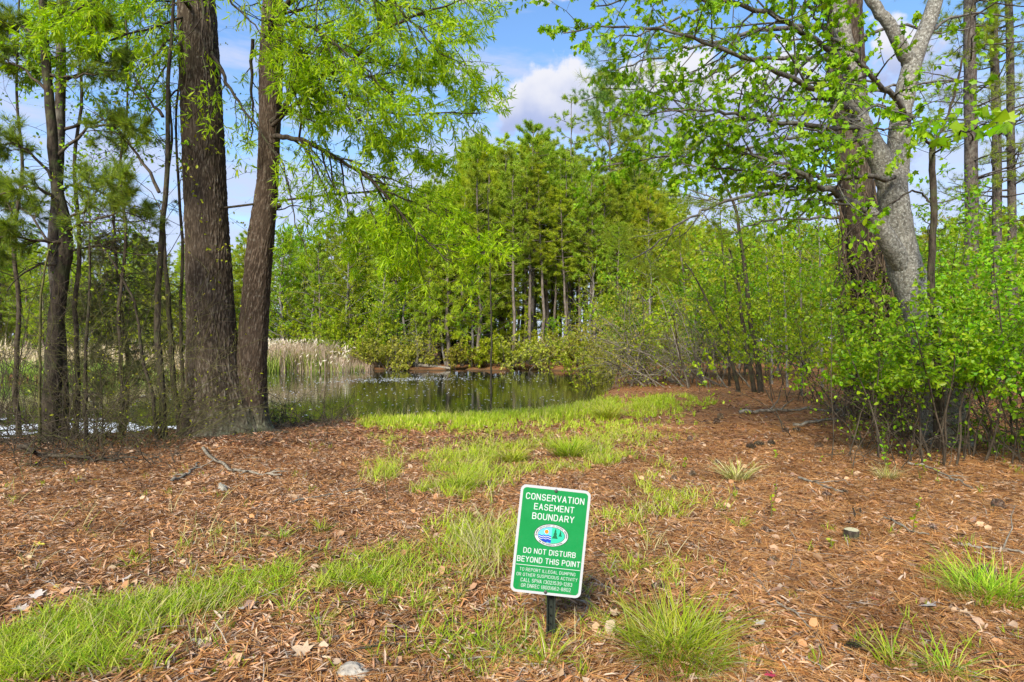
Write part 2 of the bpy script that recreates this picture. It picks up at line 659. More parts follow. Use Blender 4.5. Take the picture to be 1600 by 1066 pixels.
def ground_mat():
    m, n, l, o = new_mat('pine straw ground')
    t = n.new('ShaderNodeTexCoord')

    def noise(scale, det=5, vec=None, rough=.6):
        a = n.new('ShaderNodeTexNoise')
        a.inputs['Scale'].default_value = scale
        a.inputs['Detail'].default_value = det
        a.inputs['Roughness'].default_value = rough
        l.new(vec or t.outputs['Object'], a.inputs['Vector'])
        return a.outputs['Fac']
    fine = noise(38, 6)
    c = ramp(n, l, fine, [(.34, (.03, .015, .009)), (.48, (.17, .075, .03)), (.58, (.34, .165, .068)), (.70, (.44, .28, .15))])
    speck = n.new('ShaderNodeTexVoronoi')
    speck.inputs['Scale'].default_value = 45
    l.new(t.outputs['Object'], speck.inputs['Vector'])
    c = mixc(n, l, .35, c, ramp(n, l, speck.outputs['Color'], [(0, (.14, .055, .025)), (.5, (.33, .15, .06)), (1, (.48, .33, .20))]))
    big = noise(.55, 4)
    c = mixc(n, l, ramp(n, l, big, [(.45, 0.0), (.6, .45)]), c, (.30, .12, .045))
    # damp dark mud low down by the water
    sp = n.new('ShaderNodeSeparateXYZ')
    l.new(t.outputs['Object'], sp.inputs[0])
    mud = n.new('ShaderNodeMapRange')
    mud.inputs[1].default_value = -.42
    mud.inputs[2].default_value = -.62
    l.new(sp.outputs[2], mud.inputs[0])
    c = mixc(n, l, mud.outputs[0], c, (.045, .035, .02))
    b = n.new('ShaderNodeBsdfPrincipled')
    l.new(c, b.inputs['Base Color'])
    b.inputs['Roughness'].default_value = .95
    b.inputs['Specular IOR Level'].default_value = .1
    bp = n.new('ShaderNodeBump')
    bp.inputs['Strength'].default_value = .8
    bp.inputs['Distance'].default_value = .02
    l.new(fine, bp.inputs['Height'])
    l.new(bp.outputs[0], b.inputs['Normal'])
    l.new(b.outputs[0], o.inputs[0])
    return m


ground = link('ground', mk_mesh('ground', np.stack([xf, yf, zf], 1), [quads], smooth=True), ground_mat())
ground['kind'] = 'structure'

# water: one sheet, dark and still, faintly rippled
m, n, l, o = new_mat('pond water')
b = n.new('ShaderNodeBsdfPrincipled')
b.inputs['Base Color'].default_value = (.012, .016, .008, 1)
b.inputs['Roughness'].default_value = .03
b.inputs['IOR'].default_value = 1.33
b.inputs['Specular IOR Level'].default_value = .9
t = n.new('ShaderNodeTexCoord')
mp = n.new('ShaderNodeMapping')
mp.inputs['Scale'].default_value = (1, 1.8, 1)
l.new(t.outputs['Object'], mp.inputs[0])
a = n.new('ShaderNodeTexNoise')
a.inputs['Scale'].default_value = 2.2
a.inputs['Detail'].default_value = 3
l.new(mp.outputs[0], a.inputs['Vector'])
bp = n.new('ShaderNodeBump')
bp.inputs['Strength'].default_value = .12
bp.inputs['Distance'].default_value = .03
l.new(a.outputs['Fac'], bp.inputs['Height'])
l.new(bp.outputs[0], b.inputs['Normal'])
l.new(b.outputs[0], o.inputs[0])
water_mat = m
wx = np.array([-120, 14, 14, -120.0])
wy = np.array([8.2, 8.2, 42, 42.0])
water = link('water', mk_mesh('water', np.stack([wx, wy, np.full(4, WATER)], 1), [np.array([[0, 1, 2, 3]])]), water_mat)
water['kind'] = 'structure'


def ground_pts(px, py):
    """photo pixels -> ground points, vectorised"""
    px = np.asarray(px, float)
    py = np.asarray(py, float)
    d = CH * F / np.maximum(py - HY, 8)
    for _ in range(14):
        z = gz((px - CX) / F * d, d)
        d = .5 * d + .5 * (CH - z) * F / np.maximum(py - HY, 8)
    x = (px - CX) / F * d
    return x, d, gz(x, d)


# ---- leaf litter: dry willow oak leaves, broad leaves and needle bundles lying on the ground
def litter_scatter(n, dmin, dmax, power=1.0):
    u = rng.random(n)
    if power == 1:
        d = dmin + (dmax - dmin) * u           # even in depth inside the widening view: thinner with distance
    else:
        d = dmin * (dmax / dmin) ** u
    w = d * .98 + .6
    x = rng.uniform(-1, 1, n) * w
    keep = pond(x, d) < -.25
    x, d = x[keep], d[keep]
    return x, d, gz(x, d)


def litter(name, n, dmin, dmax, size, tmpl, cols, tilt=.35, lift=.012, power=1.0, keepf=None, trans=.15):
    x, y, z = litter_scatter(n, dmin, dmax, power)
    if keepf is not None:
        k = keepf(x, y)
        x, y, z = x[k], y[k], z[k]
    n = len(x)
    a = rng.uniform(0, 2 * math.pi, n)
    ya = nrm(np.stack([np.cos(a), np.sin(a), rng.normal(size=n) * tilt * .6], 1))
    zn = np.stack([rng.normal(size=n) * tilt, rng.normal(size=n) * tilt, np.ones(n)], 1)
    zn = nrm(zn - ya * (zn * ya).sum(1, keepdims=True))
    xa = np.cross(ya, zn)
    pos = np.stack([x, y, z + lift * rng.random(n) + .004], 1)
    s = size * rng.uniform(.6, 1.35, n)
    me = leaf_mesh(name, pos, xa, ya, zn, s, tmpl)
    ob = link(name, me, leaf_mat(name, cols, trans, .7, .15, (1.1, .9, .6), .6), None, 'stuff')
    return ob


DRY = (np.array([(0, 0, 0), (.075, .3, .07), (.062, .72, .12), (0, 1, .02), (-.07, .72, .10), (-.08, .3, .06), (0, .5, .0)], float),
       np.array([(0, 1, 2, 6), (6, 2, 3, 3), (0, 6, 4, 5), (6, 3, 4, 4)]))
DRY = (DRY[0][:6], np.array([(0, 1, 2, 3), (0, 3, 4, 5)]))
BROAD = (np.array([(0, 0, 0), (.3, .2, .09), (.38, .6, .12), (0, 1, .02), (-.34, .65, .14), (-.27, .22, .05)], float), np.array([(0, 1, 2, 3), (0, 3, 4, 5)]))
_r = np.random.default_rng(3)
_v, _f = [], []
for i in range(3):
    a0 = _r.normal() * .12
    dd = np.array([math.sin(a0), math.cos(a0), _r.uniform(0, .08)])
    sx = np.array([math.cos(a0), -math.sin(a0), 0]) * .009
    _v += [-sx, sx, dd * .55 + sx + [0, 0, .03], dd * .55 - sx + [0, 0, .03], dd + sx * .5, dd - sx * .5]
    _f += [(6 * i, 6 * i + 1, 6 * i + 2, 6 * i + 3), (6 * i + 3, 6 * i + 2, 6 * i + 4, 6 * i + 5)]
NEEDLES = (np.array(_v), np.array(_f))
TAN = [(.48, .27, .14), (.58, .39, .24), (.24, .115, .055), (.60, .46, .33), (.40, .19, .085), (.54, .28, .11), (.07, .035, .02), (.52, .41, .31), (.11, .055, .03), (.24, .12, .055)]
RED = [(.60, .28, .09), (.68, .38, .15), (.24, .09, .03), (.46, .20, .06), (.16, .06, .025), (.54, .35, .19), (.34, .13, .04)]


def side(x, y):      # share of needle straw: much to the right, little to the left
    f = sm(-1.5, 2.5, x - .12 * y + .8 * (vnoise(np.stack([x * .8, y * .8, 0 * x], 1), 21) - .5))
    return f


litter('leaf_litter', 190000, 1.5, 9, .053, DRY, TAN, .4, .02, keepf=lambda x, y: rng.random(len(x)) > .62 * side(x, y))
litter('leaf_litter', 50000, 8, 24, .10, DRY, TAN, .4, .02, 2, keepf=lambda x, y: rng.random(len(x)) > .6 * side(x, y))
litter('broad_leaf_litter', 3000, 1.5, 9, .055, BROAD, [(.52, .34, .19), (.56, .42, .29), (.40, .21, .10), (.54, .29, .12), (.34, .22, .16)], .6, .02)
litter('pine_straw', 100000, 1.5, 10, .13, NEEDLES, RED, .12, .022, keepf=lambda x, y: rng.random(len(x)) < .42 + .58 * side(x, y))
litter('pine_straw', 16000, 9, 26, .24, NEEDLES, RED, .12, .02, 2, keepf=lambda x, y: rng.random(len(x)) < .2 + .8 * side(x, y))
x_ = litter('twig_litter', 2600, 1.6, 11, .16, (np.array([(-.012, 0, 0), (.012, 0, 0), (.04, .5, .03), (.016, .5, .03), (.004, 1, 0), (-.008, 1, 0)]), np.array([(0, 1, 2, 3), (3, 2, 4, 5)])),
            [(.34, .30, .25), (.22, .17, .13), (.45, .40, .34), (.13, .10, .08)], .2, .025)


# ---- grass
def blades(px_pts, h, hj=.4, w=.0032, bend=.6, lean=.35, splay=None):
    x, y, z = px_pts
    n = len(x)
    a = rng.uniform(0, 2 * math.pi, n)
    H = h * rng.uniform(1 - hj, 1 + hj, n)
    d = np.stack([np.cos(a), np.sin(a)], 1)
    if splay is not None:
        d = nrm(splay + .25 * d)
    ln = rng.uniform(.05, 1, n) * lean
    bd = rng.uniform(.2, 1, n) * bend
    wv = np.stack([-d[:, 1], d[:, 0], 0 * a], 1) * (w * rng.uniform(.6, 1.3, n))[:, None]
    tw = rng.uniform(-1, 1, n)[:, None] * .8
    wv = wv + np.stack([d[:, 0], d[:, 1], 0 * a], 1) * w * tw
    V = []
    for t, ww in ((0, 1), (.4, .9), (.75, .6), (1, 0)):
        out_ = (ln * t + bd * t * t) * H
        up = H * (t - .28 * bd * t * t * t)
        c = np.stack([x + d[:, 0] * out_, y + d[:, 1] * out_, z + up - .006], 1)
        if ww:
            V += [c - wv * ww, c + wv * ww]
        else:
            V.append(c)
    V = np.stack(V, 1)
    b0 = (np.arange(n) * 7)[:, None]
    q = np.concatenate([b0 + [0, 1, 3, 2], b0 + [2, 3, 5, 4]])
    t3 = b0 + [4, 5, 6]
    return V.reshape(-1, 3), q, t3


def join(parts):
    V, Q, T3, off = [], [], [], 0
    for v, q, t in parts:
        V.append(v)
        Q.append(q + off)
        T3.append(t + off)
        off += len(v)
    return np.concatenate(V), np.concatenate(Q), np.concatenate(T3)


def patch(px, py, rx, ry, n, clump=6, brk=.36):
    """ground points filling an ellipse of the photograph, clumped"""
    k = max(1, n // clump)
    a = rng.uniform(0, 2 * math.pi, k)
    r = np.sqrt(rng.random(k)) * (1 + .25 * rng.normal(size=k))
    cx, cy = px + rx * r * np.cos(a), py + ry * r * np.sin(a)
    x, y, z = ground_pts(cx, cy)
    kk = vnoise(np.stack([x * 2.6, y * 2.6, 0 * x], 1), 31) > brk * (1 - .3 * (y > 8))
    x, y = x[kk], y[kk]
    k = len(x)
    x = np.repeat(x, clump) + rng.normal(size=k * clump) * .018
    y = np.repeat(y, clump) + rng.normal(size=k * clump) * .018
    m_ = (pond(x, y) < -.1) & (y < 30)
    x, y = x[m_], y[m_]
    return x, y, gz(x, y)


GREEN = [(.25, .39, .015), (.36, .47, .02), (.14, .28, .008), (.40, .49, .02), (.46, .46, .08)]
LIMEG = [(.36, .46, .016), (.46, .52, .03), (.22, .36, .010), (.48, .52, .03), (.52, .48, .12)]
STRAW = [(.50, .42, .20), (.42, .36, .14), (.34, .34, .08), (.58, .50, .30), (.28, .30, .05)]
M['grass'] = leaf_mat('grass', GREEN, .4, .5, .25)
M['grass_l'] = leaf_mat('lime grass', LIMEG, .4, .5, .25)
M['straw'] = leaf_mat('dry grass', STRAW, .3, .6, .2)


def grass(name, parts, mat):
    v, q, t3 = join(parts)
    return link(name, mk_mesh(name, v, [q, t3]), mat, None, 'stuff')


# low swards: (centre, half size in the photograph, blades, height)
sw = [(700, 655, 110, 14, 6200, .13), (840, 645, 110, 14, 6000, .14), (960, 632, 90, 10, 4200, .13), (1040, 626, 50, 8, 1800, .12),
      (640, 640, 70, 8, 1500, .16), (620, 662, 60, 10, 1200, .1), (760, 668, 160, 10, 1800, .09), (960, 665, 90, 10, 1300, .09), (1000, 645, 80, 10, 1500, .11), (1090, 630, 30, 6, 500, .1)]
grass('shore_grass', [blades(patch(a, b, c, d, n_, 8), h, w=.0055) for a, b, c, d, n_, h in sw], M['grass_l'])
mid = [(620, 770, 50, 30, 1500, .11), (700, 745, 100, 34, 3400, .12), (800, 715, 130, 24, 3800, .12), (900, 715, 80, 20, 2400, .12), (960, 690, 60, 14, 900, .1),
       (660, 745, 60, 24, 900, .1), (860, 685, 180, 16, 1200, .09), (1030, 760, 40, 40, 500, .1), (1060, 810, 60, 40, 900, .10), (1000, 680, 60, 12, 500, .09),
       (600, 690, 30, 10, 250, .08), (960, 810, 40, 25, 260, .08), (1090, 860, 40, 25, 300, .09), (800, 850, 60, 40, 500, .13), (720, 850, 60, 40, 500, .11)]
grass('grass', [blades(patch(a, b, c, d, n_, 7), h, .5, w=.0030, bend=.9, lean=.5) for a, b, c, d, n_, h in mid], M['grass_l'])
fore = [(60, 1020, 105, 36, 900, .085), (165, 975, 105, 34, 1000, .085), (275, 948, 85, 26, 900, .075), (395, 920, 95, 24, 950, .07), (510, 905, 80, 26, 850, .075),
        (610, 895, 65, 36, 650, .08), (650, 940, 60, 22, 160, .08), (20, 1050, 70, 30, 380, .095), (180, 1050, 80, 20, 200, .09), (760, 1015, 110, 40, 300, .085),
        (690, 890, 60, 30, 200, .09), (450, 975, 40, 14, 90, .08), (1010, 900, 60, 30, 120, .08), (930, 985, 60, 20, 70, .07)]
fp = [patch(a, b, c, d, int(n_ * 1.2), 9, .24) for a, b, c, d, n_, h in fore]
grass('grass', [blades(p_, f_[5], .55, w=.0021, bend=1.0, lean=.6) for p_, f_ in zip(fp, fore)], M['grass'])
grass('grass', [blades(patch(a, b, c, d, n_ // 2, 5, .24), h * .9, .6, w=.0022, bend=1.1, lean=.7) for a, b, c, d, n_, h in fore], M['grass_l'])
grass('dry_grass', [blades(patch(a, b, c * 1.1, d * 1.2, n_ // 6, 3, .3), h * 1.25, .5, w=.0018, bend=1.2, lean=.9) for a, b, c, d, n_, h in fore + mid], M['straw'])
sprig = []
for _ in range(230):
    sx, sy = RR.uniform(0, 1600), 640 + 420 * RR.random() ** .8
    if sx > 1150 and RR.random() < .45:
        continue
    sprig.append(blades(patch(sx, sy, 14, 8, RR.choice((7, 14, 21)), 7), .07, w=.0026))
grass('grass', sprig, M['grass'])
dry = [(760, 860, 60, 60, 420, .16), (330, 850, 60, 30, 90, .14), (640, 760, 60, 40, 130, .14), (300, 960, 200, 50, 260, .12), (850, 700, 150, 30, 320, .13),
       (1060, 830, 80, 60, 220, .13), (700, 650, 150, 12, 700, .3), (850, 640, 120, 10, 400, .28), (560, 650, 50, 10, 300, .3), (90, 900, 120, 60, 70, .16), (200, 800, 200, 60, 60, .2)]
grass('dry_grass', [blades(patch(a, b, c, d, n_, 3), h, w=.0022, bend=.9, lean=.5) for a, b, c, d, n_, h in dry], M['straw'])

# single tufts one can point at
tufts = [
    (1055, 1022, .26, 620, .17, 'grass', 'broad bright green grass tuft at the bottom edge right of the sign'),
    (1545, 935, .22, 420, .16, 'grass', 'dark green grass tuft beside the large pine cone at the right edge'),
    (950, 655, .30, 330, .30, 'grass_l', 'tall lime green tuft on the shore bank beneath the leafy bushes'),
    (718, 765, .16, 300, .19, 'grass', 'dark centred grass tuft at the front of the middle sward'),
    (890, 715, .22, 330, .22, 'grass', 'spiky dark green tuft in the sward above the sign'),
    (800, 722, .18, 240, .18, 'grass_l', 'round lime tuft between two darker tufts in the middle sward'),
    (505, 832, .055, 60, .09, 'grass', 'lone small green grass tuft on brown leaves left of the sign'),
    (1385, 748, .12, 130, .13, 'straw', 'withered straw coloured tuft below the right thicket'),
    (1150, 752, .12, 120, .19, 'straw', 'pale dry tuft with yellow tips right of the middle sward'),
    (985, 895, .06, 50, .10, 'grass', 'small green tuft close to the right edge of the sign'),
    (1400, 1045, .08, 50, .13, 'grass', 'upright sparse tuft at the bottom edge between two large tufts'),
    (1480, 1055, .09, 70, .12, 'grass', 'thin bright tuft at the bottom right corner'),
    (205, 888, .05, 40, .08, 'grass', 'little green tuft by the tall green stem'),
    (440, 843, .05, 40, .10, 'grass', 'narrow green tuft left of the lone small tuft'),
    (1155, 825, .05, 40, .08, 'grass', 'tiny green tuft among pine cones right of the sign'),
    (500, 985, .04, 26, .12, 'grass', 'upright sprig next to the pale maple leaf'),
    (855, 1040, .06, 36, .12, 'grass', 'thin grass sprig under the foot of the sign post'),
    (448, 960, .06, 40, .11, 'grass', 'grass sprig beside a grey bark chip'),
]
for (px, py, rad, n_, h, mt, lab) in tufts:
    c = G(px, py)
    a = rng.uniform(0, 2 * math.pi, n_)
    r = rad * rng.random(n_) ** .8 * .75
    x, y = c.x + r * np.cos(a), c.y + r * np.sin(a)
    v, q, t3 = blades((x, y, gz(x, y)), h * .95, .6, w=.0022 if c.y < 6 else .005, bend=1.3, lean=.75, splay=np.stack([np.cos(a), np.sin(a)], 1) * ((r / rad) ** .7)[:, None] * 1.3 + .55 * rng.normal(size=(n_, 2)))
    ob = link('grass_tuft', mk_mesh('grass_tuft', v - np.array([c.x, c.y, c.z]), [q, t3]), M[mt])
    ob.location = c
    tag(ob, lab, 'grass tuft', 'grass tufts in the clearing')
    m_ = n_ // 4
    a = rng.uniform(0, 2 * math.pi, m_)
    r = rad * rng.random(m_) * .8
    x, y = c.x + r * np.cos(a), c.y + r * np.sin(a)
    v, q, t3 = blades((x, y, gz(x, y)), h * .75, .6, w=.0018 if c.y < 6 else .004, bend=1.6, lean=1.3, splay=np.stack([np.cos(a), np.sin(a)], 1) + .5 * rng.normal(size=(m_, 2)))
    link('dead_blades', mk_mesh('dead_blades', v - np.array([c.x, c.y, c.z]), [q, t3]), M['straw'], ob, 'stuff')

# reeds and marsh on the far left shore
def reed_bed(name, x0, x1, y0, y1, n, h, mat, w, w2=None):
    x = rng.uniform(x0, x1, n)
    y = rng.uniform(y0, y1, n)
    k = (pond(x, y) < .35)
    x, y = x[k], y[k]
    z = np.maximum(gz(x, y), WATER - .05)
    env = .62 + .55 * vnoise(np.stack([x * .55, y * .4, 0 * x], 1), 12) + .25 * (vnoise(np.stack([x * 2.5, y, 0 * x], 1), 13) - .5)
    env = env * np.clip((x1 - x) / 3.0, .35, 1)
    v, q, t3 = blades((x, y, z), h * env, .3, w=w, bend=.35, lean=.22)
    return link(name, mk_mesh(name, v, [q, t3]), mat, None, 'stuff')


M['reed'] = leaf_mat('reed straw', [(.58, .45, .33), (.64, .53, .41), (.48, .36, .24), (.62, .48, .37)], .3, .7, .1)
M['marsh'] = leaf_mat('marsh grass', [(.24, .38, .03), (.32, .42, .06), (.44, .43, .16), (.18, .30, .03)], .35, .5, .2)
reed_bed('reeds', -19.8, -9.4, 36.6, 42, 11000, 1.55, M['reed'], .015)
reed_bed('marsh_grass', -20, -9.8, 35.5, 38.6, 5500, 1.15, M['marsh'], .018)
reed_bed('marsh_grass', -42, -18, 26.0, 33, 9000, .75, M['marsh'], .02)
reed_bed('reeds', -40, -19, 31, 37, 5000, 1.5, M['reed'], .022)
# seed heads on the reeds
A = []
for _ in range(900):
    x, y = RR.uniform(-19.5, -10.8), RR.uniform(37, 41.5)
    A.append((x, y, g1(x, y) + RR.uniform(.95, 1.75) * min(1, .4 + (-9.4 - x) / 4), .3, 0, 1))
pos, xx, yy, zz = frames(A, 1.2, .2, .2)
link('reed_plumes', leaf_mesh('reed_plumes', pos, xx, yy, zz, np.full(len(pos), .28), (np.array([(0, 0, 0), (.14, .4, 0), (0, 1, -.1), (-.12, .5, 0)]), np.array([(0, 1, 2, 3)]))),
     leaf_mat('reed plumes', [(.66, .56, .48), (.58, .46, .38), (.72, .64, .56)], .3, .8, .1), None, 'stuff')

# petals and pollen floating on the pond
fx = np.concatenate([rng.normal(-5.6, 1.6, 620), rng.uniform(-14, 2, 900)])
fy = np.concatenate([29.5 + rng.normal(0, .9, 620) + .25 * (fx[:620] + 5), rng.uniform(15, 37, 900)])
k = pond(fx, fy) > .6
fx, fy = fx[k], fy[k]
nn = len(fx)
ca = rng.uniform(0, 6.28, nn)
pos = np.stack([fx, fy, np.full(nn, WATER + .006)], 1)
yv = np.stack([np.cos(ca), np.sin(ca), 0 * ca], 1)
zv = np.tile(np.array([[0, 0, 1.0]]), (nn, 1))
link('floating_petals', leaf_mesh('floating_petals', pos, np.cross(yv, zv), yv, zv, rng.uniform(.04, .11, nn), OVATE), flat_mat('petals', (.75, .77, .8), .5), None, 'stuff')
# pale film of flat cards on the near left water
nn = 9000
qx, qy = rng.uniform(-80, 300, nn), rng.uniform(655, 700, nn)
fy = (CH - WATER) * F / (qy - HY)
fx = (qx - CX) / F * fy
k = (pond(fx, fy) > -.05) & (vnoise(np.stack([fx * .9, fy * 2.2, 0 * fx], 1), 5) > .42 + .4 * sm(150, 300, qx) + .25 * sm(668, 655, qy))
fx, fy = fx[k], fy[k]
nn = len(fx)
ca = rng.uniform(0, 6.28, nn)
yv = np.stack([np.cos(ca), np.sin(ca), 0 * ca], 1)
zv = np.tile(np.array([[0, 0, 1.0]]), (nn, 1))
link('pale_film', leaf_mesh('pale_film', np.stack([fx, fy, WATER + .005 + .003 * rng.random(nn)], 1), np.cross(yv, zv), yv, zv, rng.uniform(.08, .26, nn), (np.array([(-.3, 0, 0), (.3, .1, 0), (.35, .9, 0), (-.2, 1, 0.)]), CARD[1])),
     flat_mat('pale film', (.62, .64, .66), .6), None, 'stuff')
# ================================================================== THE SIGN
def arc(cx, cy, rx, ry, a0, a1, k=7):
    return [(cx + rx * math.cos(math.radians(a0 + (a1 - a0) * i / k)), cy + ry * math.sin(math.radians(a0 + (a1 - a0) * i / k))) for i in range(k + 1)]


# stroke lettering of a road sign: every glyph is 1 high and about .62 wide
W_ = .56
_O = arc(W_ / 2, .72, W_ / 2, .28, 0, 180) + arc(W_ / 2, .28, W_ / 2, .28, 180, 360)
_O = _O + [_O[0]]
GL = {
    'A': [[(0, 0), (W_ / 2, 1), (W_, 0)], [(.11, .3), (W_ - .11, .3)]],
    'B': [[(0, 0), (0, 1), (.3, 1)] + arc(.3, .76, .22, .24, 90, -90) + [(0, .52)], arc(.3, .26, .26, .26, 90, -90)[:] + [(0, 0)]],
    'C': [arc(W_ / 2, .72, W_ / 2, .28, 10, 180) + arc(W_ / 2, .28, W_ / 2, .28, 180, 350)],
    'D': [[(0, 0), (0, 1), (.25, 1)] + arc(.25, .7, .31, .3, 90, 0) + arc(.25, .3, .31, .3, 0, -90) + [(0, 0)]],
    'E': [[(W_ * .9, 1), (0, 1), (0, 0), (W_ * .9, 0)], [(0, .52), (W_ * .8, .52)]],
    'F': [[(W_ * .9, 1), (0, 1), (0, 0)], [(0, .52), (W_ * .8, .52)]],
    'G': [arc(W_ / 2, .72, W_ / 2, .28, 15, 180) + arc(W_ / 2, .28, W_ / 2, .28, 180, 360) + [(W_, .45), (W_ * .6, .45)]],
    'H': [[(0, 0), (0, 1)], [(W_, 0), (W_, 1)], [(0, .52), (W_, .52)]],
    'I': [[(0, 0), (0, 1)]],
    'L': [[(0, 1), (0, 0), (W_ * .9, 0)]],
    'M': [[(0, 0), (0, 1), (W_ * .6, .3), (W_ * 1.2, 1), (W_ * 1.2, 0)]],
    'N': [[(0, 0), (0, 1), (W_, 0), (W_, 1)]],
    'O': [_O],
    'P': [[(0, 0), (0, 1), (.3, 1)] + arc(.3, .74, .26, .26, 90, -90) + [(0, .48)]],
    'R': [[(0, 0), (0, 1), (.3, 1)] + arc(.3, .74, .26, .26, 90, -90) + [(0, .48)], [(.3, .48), (W_, 0)]],
    'S': [arc(W_ / 2, .75, W_ * .46, .25, 20, 180) + arc(W_ / 2, .73, W_ * .46, .23, 180, 250)[1:] + [(W_ * .65, .49)] + arc(W_ / 2, .26, W_ * .5, .26, 50, -165)],
    'T': [[(0, 1), (W_, 1)], [(W_ / 2, 1), (W_ / 2, 0)]],
    'U': [[(0, 1), (0, .28)] + arc(W_ / 2, .28, W_ / 2, .28, 180, 360) + [(W_, 1)]],
    'V': [[(0, 1), (W_ / 2, 0), (W_, 1)]],
    'W': [[(0, 1), (W_ * .3, 0), (W_ * .6, .8), (W_ * .9, 0), (W_ * 1.2, 1)]],
    'Y': [[(0, 1), (W_ / 2, .48), (W_, 1)], [(W_ / 2, .48), (W_ / 2, 0)]],
    '(': [arc(.42, .5, .32, .62, 125, 235)], ')': [arc(-.12, .5, .34, .62, 55, -55)],
    '-': [[(0, .48), (.26, .48)]],
    '0': [_O],
    '1': [[(0, .8), (.16, 1), (.16, 0)]],
    '2': [arc(W_ / 2, .72, W_ * .48, .28, 165, -25) + [(0, 0), (W_, 0)]],
    '3': [arc(W_ / 2, .76, W_ * .44, .24, 160, -90) + arc(W_ / 2, .26, W_ * .5, .26, 90, -160)],
    '5': [[(W_ * .9, 1), (.06, 1), (.02, .52)] + arc(W_ / 2, .32, W_ * .5, .32, 120, -155)],
    '6': [arc(W_ / 2, .3, W_ / 2, .3, 0, 360, 12), arc(W_ / 2, .62, W_ / 2, .38, 40, 180) + [(0, .3)]],
    '8': [arc(W_ / 2, .76, W_ * .42, .24, 0, 360, 12), arc(W_ / 2, .27, W_ / 2, .27, 0, 360, 12)],
    '9': [arc(W_ / 2, .7, W_ / 2, .3, 0, 360, 12), [(W_, .7)] + arc(W_ / 2, .38, W_ / 2, .38, 0, -140)],
}


def lettering(text, mat, name, parent, cx, cz, w, h, y, rot=0, pen=.16, gap=.30):
    """stroke lettering fitted to width w and height h, facing -y"""
    x, strokes = 0, []
    for ch in text:
        if ch == ' ':
            x += .40
            continue
        g = GL[ch]
        gw = max(q[0] for s_ in g for q in s_)
        for s_ in g:
            strokes.append([(px + x, py) for px, py in s_])
        x += gw + gap
    tw = max(x - gap, .01)
    kx, ky = w / tw, h
    hw = pen * h * .5
    V, Fs = [], []

    def poly(pts):
        n0 = len(V)
        V.extend(pts)
        Fs.append(tuple(range(n0, n0 + len(pts))))
    dz_ = 0
    for s_ in strokes:
        P_ = [((a - tw / 2) * kx, (b - .5) * (ky - 2 * hw)) for a, b in s_]
        for (a, b), (c, d) in zip(P_, P_[1:]):
            L = math.hypot(c - a, d - b)
            if L < 1e-7:
                continue
            ux, uz = -(d - b) / L * hw, (c - a) / L * hw
            dz_ += 1e-7
            th = math.atan2(d - b, c - a)
            pts = [(a + hw * math.cos(th + math.pi / 2 + math.pi * i / 4), b + hw * math.sin(th + math.pi / 2 + math.pi * i / 4), dz_) for i in range(5)]
            pts += [(c + hw * math.cos(th - math.pi / 2 + math.pi * i / 4), d + hw * math.sin(th - math.pi / 2 + math.pi * i / 4), dz_) for i in range(5)]
            poly(pts)
    co, sn = math.cos(rot), math.sin(rot)
    me = bpy.data.meshes.new(name)
    me.from_pydata([(a * co - b * sn + cx, y - e * 10, a * sn + b * co + cz) for a, b, e in V], [], Fs)
    me.update()
    return link(name, me, mat, parent)


def outline_plate(name, pts, y0, y1, mat, parent):
    """closed outline (x,z) given depth y0..y1"""
    n = len(pts)
    V = [(x, y0, z) for x, z in pts] + [(x, y1, z) for x, z in pts]
    me = bpy.data.meshes.new(name)
    fs = [tuple(range(n)), tuple(range(2 * n - 1, n - 1, -1))] + [(i, i + n, (i + 1) % n + n, (i + 1) % n) for i in range(n)]
    me.from_pydata(V, [], fs)
    me.update()
    return link(name, me, mat, parent)


def rrect(w, h, r, k=8):
    o = []
    for cx, cz, a0 in ((w / 2 - r, h / 2 - r, 0), (-w / 2 + r, h / 2 - r, 90), (-w / 2 + r, -h / 2 + r, 180), (w / 2 - r, -h / 2 + r, 270)):
        for i in range(k + 1):
            a = math.radians(a0 + 90 * i / k)
            o.append((cx + r * math.cos(a), cz + r * math.sin(a)))
    return o


def ell(cx, cz, a, b, k=48, a0=0, a1=360):
    return [(cx + a * math.cos(math.radians(a0 + (a1 - a0) * i / k)), cz + b * math.sin(math.radians(a0 + (a1 - a0) * i / k))) for i in range(k + (a1 - a0 != 360))]


PW, PH = .322, .486
foot = G(860, 1000)
sign = thing('boundary_sign', 'green and white metal boundary sign tilted on a short dark post', 'sign', foot)
M['sign_white'] = flat_mat('reflective white sheet', (.40, .41, .42), .35, .4)
m, n, l, o = new_mat('green sign sheet')
b = n.new('ShaderNodeBsdfPrincipled')
t = n.new('ShaderNodeTexCoord')
a = n.new('ShaderNodeTexNoise')
a.inputs['Scale'].default_value = 9
a.inputs['Detail'].default_value = 8
a.inputs['Roughness'].default_value = .7
l.new(t.outputs['Object'], a.inputs['Vector'])
c = mixc(n, l, ramp(n, l, a.outputs['Fac'], [(.35, 0.0), (.75, 1.0)]), (.0, .19, .042), (.008, .225, .06))
d_ = n.new('ShaderNodeTexNoise')
d_.inputs['Scale'].default_value = 70
d_.inputs['Detail'].default_value = 4
l.new(t.outputs['Object'], d_.inputs['Vector'])
sp = n.new('ShaderNodeSeparateXYZ')
l.new(t.outputs['Object'], sp.inputs[0])
low_ = n.new('ShaderNodeMapRange')
low_.inputs[1].default_value = .05
low_.inputs[2].default_value = -.26
l.new(sp.outputs[2], low_.inputs[0])
c = mixc(n, l, mth(n, l, 'MULTIPLY', low_.outputs[0], ramp(n, l, d_.outputs['Fac'], [(.56, 0.0), (.70, .45)])), c, (.10, .085, .05))
l.new(c, b.inputs['Base Color'])
b.inputs['Roughness'].default_value = .35
l.new(b.outputs[0], o.inputs[0])
M['sign_green'] = m
M['print_w'] = flat_mat('white print', (.46, .49, .48), .4, .4)
